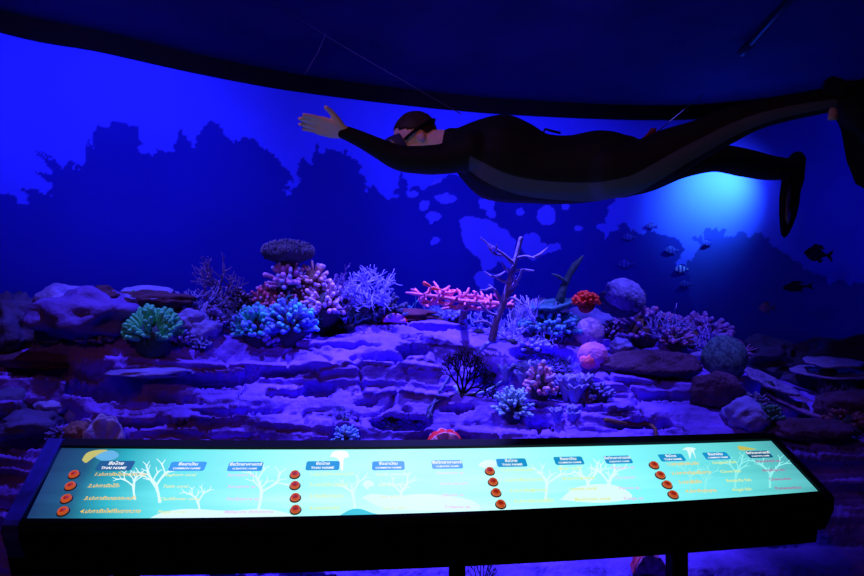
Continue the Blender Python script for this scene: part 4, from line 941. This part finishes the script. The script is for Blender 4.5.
plate_coral(800, 418, 74, 22, (.24, .10, .42), 'sloping purple slab coral below the wide plate coral', 79, layers=1, tilt=(.3, .3))
anemone(766, 430, 34, 26, (.06, .22, .20), 'dark green soft coral near the right end of the panel', 80, n=60, name='finger_coral', cat='coral', basecol=(.02, .05, .05))
boulder(790, 372, 60, 16, RKD, 'low dark rock under the wide plate coral', 81)
# ---- colonies standing on rock lumps along the crest
FORCE = 3.5
boulder(300, 336, 96, 66, RKB, 'dark brown rock lump that carries the table coral and the pink corals', 136, dpt=.6, facet=.4)
boulder(226, 334, 54, 44, RKB, 'dark brown rock lump under the bushy stalked coral', 137, dpt=.6, facet=.4)
FORCE = 3.36
table_coral(288, 290, 54, 50, (.05, .045, .10), 'dark flat-topped table coral, highest on the crest', 46, stalk=.55, nub=(.14, .12, .26))
antler_coral(222, 308, 40, 52, (.16, .10, .30), 'bushy stalked coral with violet-tipped polyps standing on the crest', 45, n=9, lev=3, tip=(.75, .35, .95), up=.3, r=.035)
knob_coral(288, 294, 40, 30, [(.85, .35, .85), (.45, .42, .95)], 'pink and lilac knobbly coral under the dark table coral', 47, n=40, knob=.16)
knob_coral(266, 314, 28, 30, [MAG, (.8, .3, .7)], 'small rose-pink knobbly coral beside the lilac one', 48, n=24, knob=.17, basecol=BRN)
knob_coral(314, 292, 30, 28, [(.9, .45, .55), (.5, .3, .9)], 'dark coral with scattered pink knobs behind the pale pink coral', 49, n=20, knob=.17, basecol=BRN)
knob_coral(325, 320, 46, 36, [(.95, .50, .85), (.72, .5, .98), (.9, .6, .9)], 'pale pink cauliflower coral in the middle of the cluster', 54, n=70, knob=.12)
knob_coral(284, 314, 34, 24, [(.85, .3, .55), (.4, .25, .8)], 'rose and violet knobbly coral just under the lilac coral, on the brown lump', 141, n=40, knob=.14, basecol=BRN)
knob_coral(304, 308, 28, 22, [(.35, .12, .3), (.9, .4, .7)], 'dark wine coral with a few pink tips left of the pale pink coral', 142, n=34, knob=.14, basecol=BRN)
antler_coral(342, 300, 40, 32, (.22, .12, .45), 'dark violet branching coral between the pink and lilac-blue corals, on the brown lump', 143, n=8, lev=3, r=.03)
knob_coral(240, 312, 30, 22, [(.10, .06, .16), (.3, .2, .6)], 'dark knobbly coral right of the bushy stalked coral', 144, n=40, knob=.13)
antler_coral(367, 308, 56, 44, (.33, .30, .98), 'dense lilac-blue branching coral beside the pale pink coral', 56, n=16, lev=3, r=.040, tip=(.45, .42, 1.0), up=.0)
FORCE = 3.45
boulder(624, 312, 46, 34, RKD, 'dark violet rock carrying the large dome coral', 145)
FORCE = 3.4
boulder(625, 308, 42, 32, mat((.34, .30, .85), .7, (.18, .14, .5), 14, .6), 'large domed violet ridged coral standing up behind the brain corals', 70, name='dome_coral', cat='coral', ridge=.07, rf=4, facet=.1, amp=.12, rz=.35)
FORCE = 3.2
anemone(586, 311, 27, 19, RED, 'bright red-orange anemone on top of the violet rock', 66, n=70, fat=.12, basecol=(.5, .03, .03))
FORCE = 3.3
plate_coral(828, 388, 70, 20, (.24, .18, .52), 'wide flat pale violet plate coral at the right', 78, layers=2, tilt=(.12, 0), lift=.04)
FORCE = 2.58
clam(445, 445, 34, 15, (1.0, .45, .60), (1.0, .03, .03), 'large red giant clam just above the middle of the panel', 88, rz=.1)
knob_coral(346, 447, 26, 20, [(.25, .60, 1.0), (.2, .35, .9)], 'small turquoise-tipped coral in a dark hollow just above the panel', 87, n=34, knob=.18)
clam(104, 445, 36, 30, (.42, .34, .75), (.55, .4, .8), 'pale violet folded shell just above the left end of the panel', 89, rz=.5)
FORCE = None
# ---- front slope
knob_coral(513, 420, 36, 30, [(.40, .72, 1.0)], 'blue coral with pale blue bead-like tips low on the slope', 82, n=64, knob=.12, basecol=(.02, .02, .08))
knob_coral(540, 400, 30, 34, [(.85, .40, .80), (.55, .4, .95), (.8, .25, .4)], 'pink and lilac knobbly coral above the blue beaded coral', 83, n=36, knob=.2)
frill_coral(524, 384, 50, 22, (.30, .30, .88), 'frilly blue-violet leather coral on the slope above the beaded coral', 84)
frill_coral(576, 402, 44, 26, (.26, .22, .80), 'soft violet frilled coral right of the knobbly pink coral', 85)
frill_coral(565, 420, 30, 14, (.24, .22, .75), 'low violet frilled coral at the foot of the slope', 86, n=6)
boulder(78, 440, 28, 22, mat((.30, .16, .16), .8, (.12, .05, .1), 14, .5), 'tan-brown stone beside the pale violet shell', 90)
# dark feather stars lying on the pale rock
def feather_star(px, py, wpx, col, label, seed, n=18):
    rnd = random.Random(seed); t, d_ = root('feather_star', px, py, 2.8, label, 'feather star', sink=-.012); w_ = wpx / F * d_ / 2
    mb = MB(); mb.ball((0, 0, .01), w_ * .22, 10, 7); mb.build('disc', mat(col), t)
    for k in range(n):
        mb = MB(); an = 2 * math.pi * k / n + rnd.uniform(-.15, .15); L = w_ * rnd.uniform(.75, 1.1); pts = []
        for i in range(7):
            f = i / 6; pts.append(Vector((math.cos(an + .35 * f * rnd.choice((1, 1, -1))) * L * f, math.sin(an) * L * f * .75, .012 + L * .16 * math.sin(f * 3) + math.sin(an) * L * f * .5)))
        mb.tube(pts, [w_ * .045 * (1 - .7 * i / 6) for i in range(7)], 5)
        for i in range(1, 7):
            for s in (-1, 1): mb.tube([pts[i], pts[i] + Vector((-math.sin(an) * s * .8 + math.cos(an) * .5, math.cos(an) * s * .6, .3)) * w_ * .14], w_ * .02, 4)
        mb.build('arm', mat(col), t)
    return t
feather_star(393, 421, 42, (.012, .008, .02), 'black feather star spread on the pale rock above the panel', 91)
feather_star(415, 423, 26, (.012, .008, .02), 'smaller black feather star beside the larger black one', 92, n=14)
pix_path('sea_whip', [(428, 418), (436, 398), (447, 380), (456, 362), (466, 346)], .009, (.10, .10, .35), 'long thin dark sea whip leaning up from the feather stars', 'sea whip')
pix_path('sea_whip', [(432, 416), (428, 408), (440, 400), (462, 392)], .008, (.06, .05, .2), 'short dark sea whip curving right from the feather stars', 'sea whip')
pix_path('sea_whip', [(455, 387), (462, 394), (476, 394), (490, 389), (504, 380)], .012, (.40, .55, .98), 'pale blue curved sea whip along the lip of the dark hollow', 'sea whip')
pix_path('sea_whip', [(478, 352), (488, 343), (502, 338), (516, 336)], .010, (.30, .28, .85), 'violet curved sea whip above the dark hollow', 'sea whip')
pix_path('moray_eel', [(606, 420), (620, 423), (636, 425), (648, 424), (655, 429), (656, 437)], .014, (.16, .07, .04), 'brown eel-like body lying in a crack at the foot of the right slope', 'eel')
for (a, b_, w2_, h2_, r2_, sd_, lb) in ((462, 396, 60, 52, .75, 93, 'black sea fan filling the dark hollow, spreading up to the right in front of the bare branch foot'), (494, 386, 50, 34, -.1, 193, 'second black sea fan right of the first, behind the frilly coral'), (540, 372, 56, 22, .2, 194, 'low black sea fan under the violet staghorn coral')):
    sea_fan(a, b_, w2_, h2_, (.006, .004, .012), lb, sd_, rot=r2_, lev=7, n0=6, th=.032, sp=.5)  # dense black fans added to make the hollow dark like a cave
antler_coral(588, 404, 12, 28, (.14, .05, .10), 'dark brown upright twig coral between the violet frilled corals', 94, n=3, lev=1, r=.09, base=False)
antler_coral(345, 420, 30, 14, (.16, .16, .5), 'small dark violet twig coral on the pale rock', 96, n=5, lev=1, r=.04)
# dark branch and coral below the panel
sea_fan(482, 590, 40, 46, (.01, .008, .02), 'black branching coral below the console beside a post', 97, lev=4, dep=2.4)
clam(648, 572, 30, 22, (.5, .12, .4), (.6, .05, .12), 'dim pink shell on the rock below the console', 98, dep=2.4)
sea_fan(8, 296, 30, 42, (.16, .14, .45), 'small dim violet sea fan at the left edge', 99, lev=4, dep=3.2)

# small colonies that fill the crest and the slope
FILL = [
 ('k', 212, 330, 26, 22, [(.30, .22, .85)], 'violet knobbly coral below the bushy stalked coral'),
 ('a', 232, 318, 34, 26, (.10, .08, .25), 'dark twiggy coral right of the bushy stalked coral'),
 ('k', 238, 334, 22, 22, [(.25, .35, .95), CYA], 'small blue-green knobbly coral left of the turquoise clusters'),
 ('k', 278, 326, 24, 26, [(.95, .45, .75), (.8, .3, .6)], 'rose coral between the turquoise clusters and the lilac coral'),
 ('k', 301, 308, 24, 24, [(.5, .4, .95), (.9, .4, .7)], 'small lilac coral left of the pale pink coral'),
 ('a', 306, 322, 30, 22, (.12, .75, .70), 'bright teal twig coral at the left foot of the pale pink coral'),
 ('k', 341, 300, 24, 24, [(.95, .55, .8), (.4, .3, .9)], 'small pink-dotted coral between the pale pink and lilac-blue corals'),
 ('k', 330, 284, 26, 18, [(.10, .06, .15), (.8, .35, .45)], 'dark coral with a few pink knobs, top of the crest behind the pale pink coral'),
 ('k', 388, 300, 36, 26, [(.06, .06, .2)], 'dark blue knobbly coral right of the lilac-blue coral'),
 ('a', 376, 288, 34, 18, (.08, .10, .30), 'dim blue branching coral on top behind the lilac-blue coral'),
 ('k', 344, 316, 18, 14, [(.5, .42, 1)], 'tiny lilac coral at the right foot of the pale pink coral'),
 ('a', 440, 316, 46, 16, (.22, .24, .75), 'low blue-violet twig coral under the pink antler coral'),
 ('k', 452, 322, 28, 12, [(.3, .3, .85)], 'low violet crust coral left of the bare branch'),
 ('a', 500, 330, 26, 26, (.32, .28, .9), 'violet twigs at the base of the bare branch'),
 ('a', 520, 320, 26, 34, (.45, .38, .98), 'bright lilac upright twig coral right of the bare branch'),
 ('a', 548, 344, 40, 16, (.28, .26, .85), 'low violet twig coral under the staghorn coral'),
 ('k', 566, 318, 26, 20, [(.10, .4, .6), (.2, .2, .7)], 'teal-flecked coral left of the red anemone'),
 ('k', 530, 352, 40, 12, [(.3, .28, .9)], 'low violet coral strip above the frilly leather coral'),
 ('a', 561, 376, 34, 20, (.3, .26, .85), 'violet twiggy coral left of the pinkish brain coral'),
 ('k', 612, 340, 22, 18, [(.55, .25, .75), (.4, .35, .9)], 'small violet coral right of the pink-speckled brain coral'),
 ('a', 632, 328, 30, 22, (.5, .25, .8), 'pinkish-violet twig coral just right of the dome coral'),
 ('k', 676, 350, 30, 22, [(.5, .2, .6), (.35, .25, .8)], 'wine-coloured knobbly coral between the shrubby corals'),
 ('a', 690, 330, 30, 24, (.42, .30, .9), 'small violet twig coral between the two right-hand shrubs'),
 ('k', 726, 346, 28, 18, [(.35, .12, .5)], 'dark purple coral above the spotted brain coral'),
 ('k', 560, 396, 20, 14, [(.35, .3, .9)], 'small violet coral between the frilled corals'),
 ('k', 600, 402, 26, 18, [(.25, .22, .75)], 'dim violet coral right of the brown upright twig'),
 ('k', 754, 412, 28, 18, [(.16, .12, .4)], 'dim violet coral below the tilted plate coral'),
 ('a', 838, 402, 40, 18, (.16, .08, .3), 'dim purple twig coral in front of the wide flat plate coral'),
 ('k', 846, 430, 40, 18, [(.2, .06, .12)], 'dim red crust coral at the lower right edge'),
 ('k', 96, 344, 34, 12, [(.18, .15, .55)], 'dim violet crust coral below the brown lump'),
 ('a', 30, 290, 34, 22, (.12, .1, .4), 'dim violet twig coral at the far left on the dark rocks'),
 ('k', 90, 432, 22, 12, [(.5, .4, .8), (.3, .2, .5)], 'small pale violet coral behind the folded shell'),
 ('k', 60, 440, 24, 12, [(.16, .12, .5)], 'dim violet coral left of the tan stone'),
 ('k', 180, 345, 30, 14, [(.28, .22, .8)], 'low violet coral at the right foot of the green finger coral'),
 ('k', 200, 350, 22, 12, [(.26, .3, .85)], 'low blue coral left of the turquoise clusters'),
]
for i, f in enumerate(FILL):
    k, a, b_, w_, h_, c, lb = f
    if k == 'k': knob_coral(a, b_, w_, h_, c, lb, 300 + i, n=34, knob=.15)
    else: antler_coral(a, b_, w_, h_, c, lb, 300 + i, n=7, lev=3, r=.035)

# ---- fish
def fish_parts(name, L, col, tail, label, cat='fish', stripes=None, deep=.42):
    t = empty(name, (0, 0, 0), label, cat); mb = MB(); P = []
    st = [(0, .04), (.08, .30), (.22, .72), (.40, 1), (.58, .88), (.75, .52), (.88, .24), (1, .16)]
    c = catmull(st, 3)
    for f, h in c: P.append([Vector((L * (f * .82 - .45), math.cos(a) * h * L * .09, math.sin(a) * h * L * deep * .5)) for a in np.linspace(0, 2 * math.pi, 17)])
    mb.grid(P); mb.build('body', col, t)
    def fin(nm, pts, m):
        q = MB(); n = len(pts); q.add([Vector((a * L, .006 * L * 1.5, b_ * L)) for a, b_ in pts] + [Vector((a * L, -.006 * L * 1.5, b_ * L)) for a, b_ in pts], [tuple(range(n)), tuple(reversed(range(n, 2 * n)))] + [(k, (k + 1) % n, n + (k + 1) % n, n + k) for k in range(n)]); q.build(nm, m, t, smooth=False)
    fin('tail_fin', [(.33, .03), (.55, deep * .42), (.48, 0), (.55, -deep * .42), (.33, -.03)], tail)
    fin('dorsal_fin', [(-.22, deep * .38), (-.1, deep * .66), (.15, deep * .60), (.26, deep * .34), (.0, deep * .38)], tail)
    fin('anal_fin', [(.02, -deep * .40), (.12, -deep * .60), (.24, -deep * .34), (.14, -deep * .30)], tail)
    for s in (-1, 1):
        q = MB(); q.ball((-.33 * L, s * .045 * L, .06 * L), .028 * L, 8, 6); q.build('eye', M_black, t)
    return t
def striped(name, base, bar):
    m = M(name, base, .6, base); nt = m.node_tree; b = nt.nodes['Principled BSDF']; tc = nt.nodes.new('ShaderNodeTexCoord'); wv = nt.nodes.new('ShaderNodeTexWave'); wv.inputs['Scale'].default_value = 8.5; wv.bands_direction = 'X'
    nt.links.new(tc.outputs['Object'], wv.inputs['Vector']); r = nt.nodes.new('ShaderNodeValToRGB'); r.color_ramp.elements[0].position = .45; r.color_ramp.elements[1].position = .6; r.color_ramp.elements[0].color = (*base, 1); r.color_ramp.elements[1].color = (*bar, 1)
    nt.links.new(wv.outputs['Fac'], r.inputs['Fac']); nt.links.new(r.outputs['Color'], b.inputs['Base Color']); return m
m_st = striped('striped_fish_skin', (.012, .02, .36), (.045, .06, .55)); m_fin = M('fish_fin', (.010, .012, .40), .6)
f0 = None
for (fx, fy, dd_, sc, lab) in [(629, 237, .25, 1.0, 'faint striped fish in front of the mound silhouette, beside the black chest outline'), (672, 250, .25, 1.1, 'faint striped fish at the right shoulder of the mound silhouette'), (626, 264, .25, 1.25, 'faint striped fish above the large domed coral'), (682, 269, .6, 1.1, 'brightest striped fish, in the gap between the two mural mounds'), (686, 284, .25, 1.0, 'dim striped fish just below the brightest striped fish'), (708, 243, .25, .8, 'small striped fish in front of the right-hand mural coral'), (651, 226, .25, .8, 'very faint striped fish in the open water above the mound silhouette')]:
    if f0 is None: f0 = fish_parts('striped_fish', .17, m_st, m_fin, lab); o = f0
    else: o = copy_tree(f0); o['label'] = lab
    o['group'] = 'striped fish by the painted wall'; o.location = D(fx, fy, wall_depth(fx) - .016); o.scale = (sc, sc * .5, sc); o.rotation_euler = (0, 0, .15)
    if dd_ > .5:
        mbr = striped('bright_striped_fish_skin', (.02, .03, .45), (.30, .45, .95))
        for ch in o.children:
            if ch.name.startswith('body'): ch.data = ch.data.copy(); ch.data.materials[0] = mbr
m_df = M('dark_fish_skin', (.012, .010, .03), .6); 
o = fish_parts('dark_fish', .27, m_df, m_df, 'larger dark fish swimming below the hanging fin', deep=.46); o.location = D(817, 254, 4.6); o.rotation_euler = (0, R(6), R(188) - math.pi)
o = fish_parts('dark_fish', .26, m_df, m_df, 'slimmer dark fish below the larger dark one', deep=.30); o.location = D(796, 287, 4.6); o.rotation_euler = (0, R(-4), 0)
o = fish_parts('pale_fish', .13, M('pale_fish_skin', (.55, .3, .5), .6), M('pale_fish_fin', (.2, .12, .2), .6), 'small pale pinkish fish near the dark right-hand rocks', deep=.6); o.location = D(766, 308, 4.4)
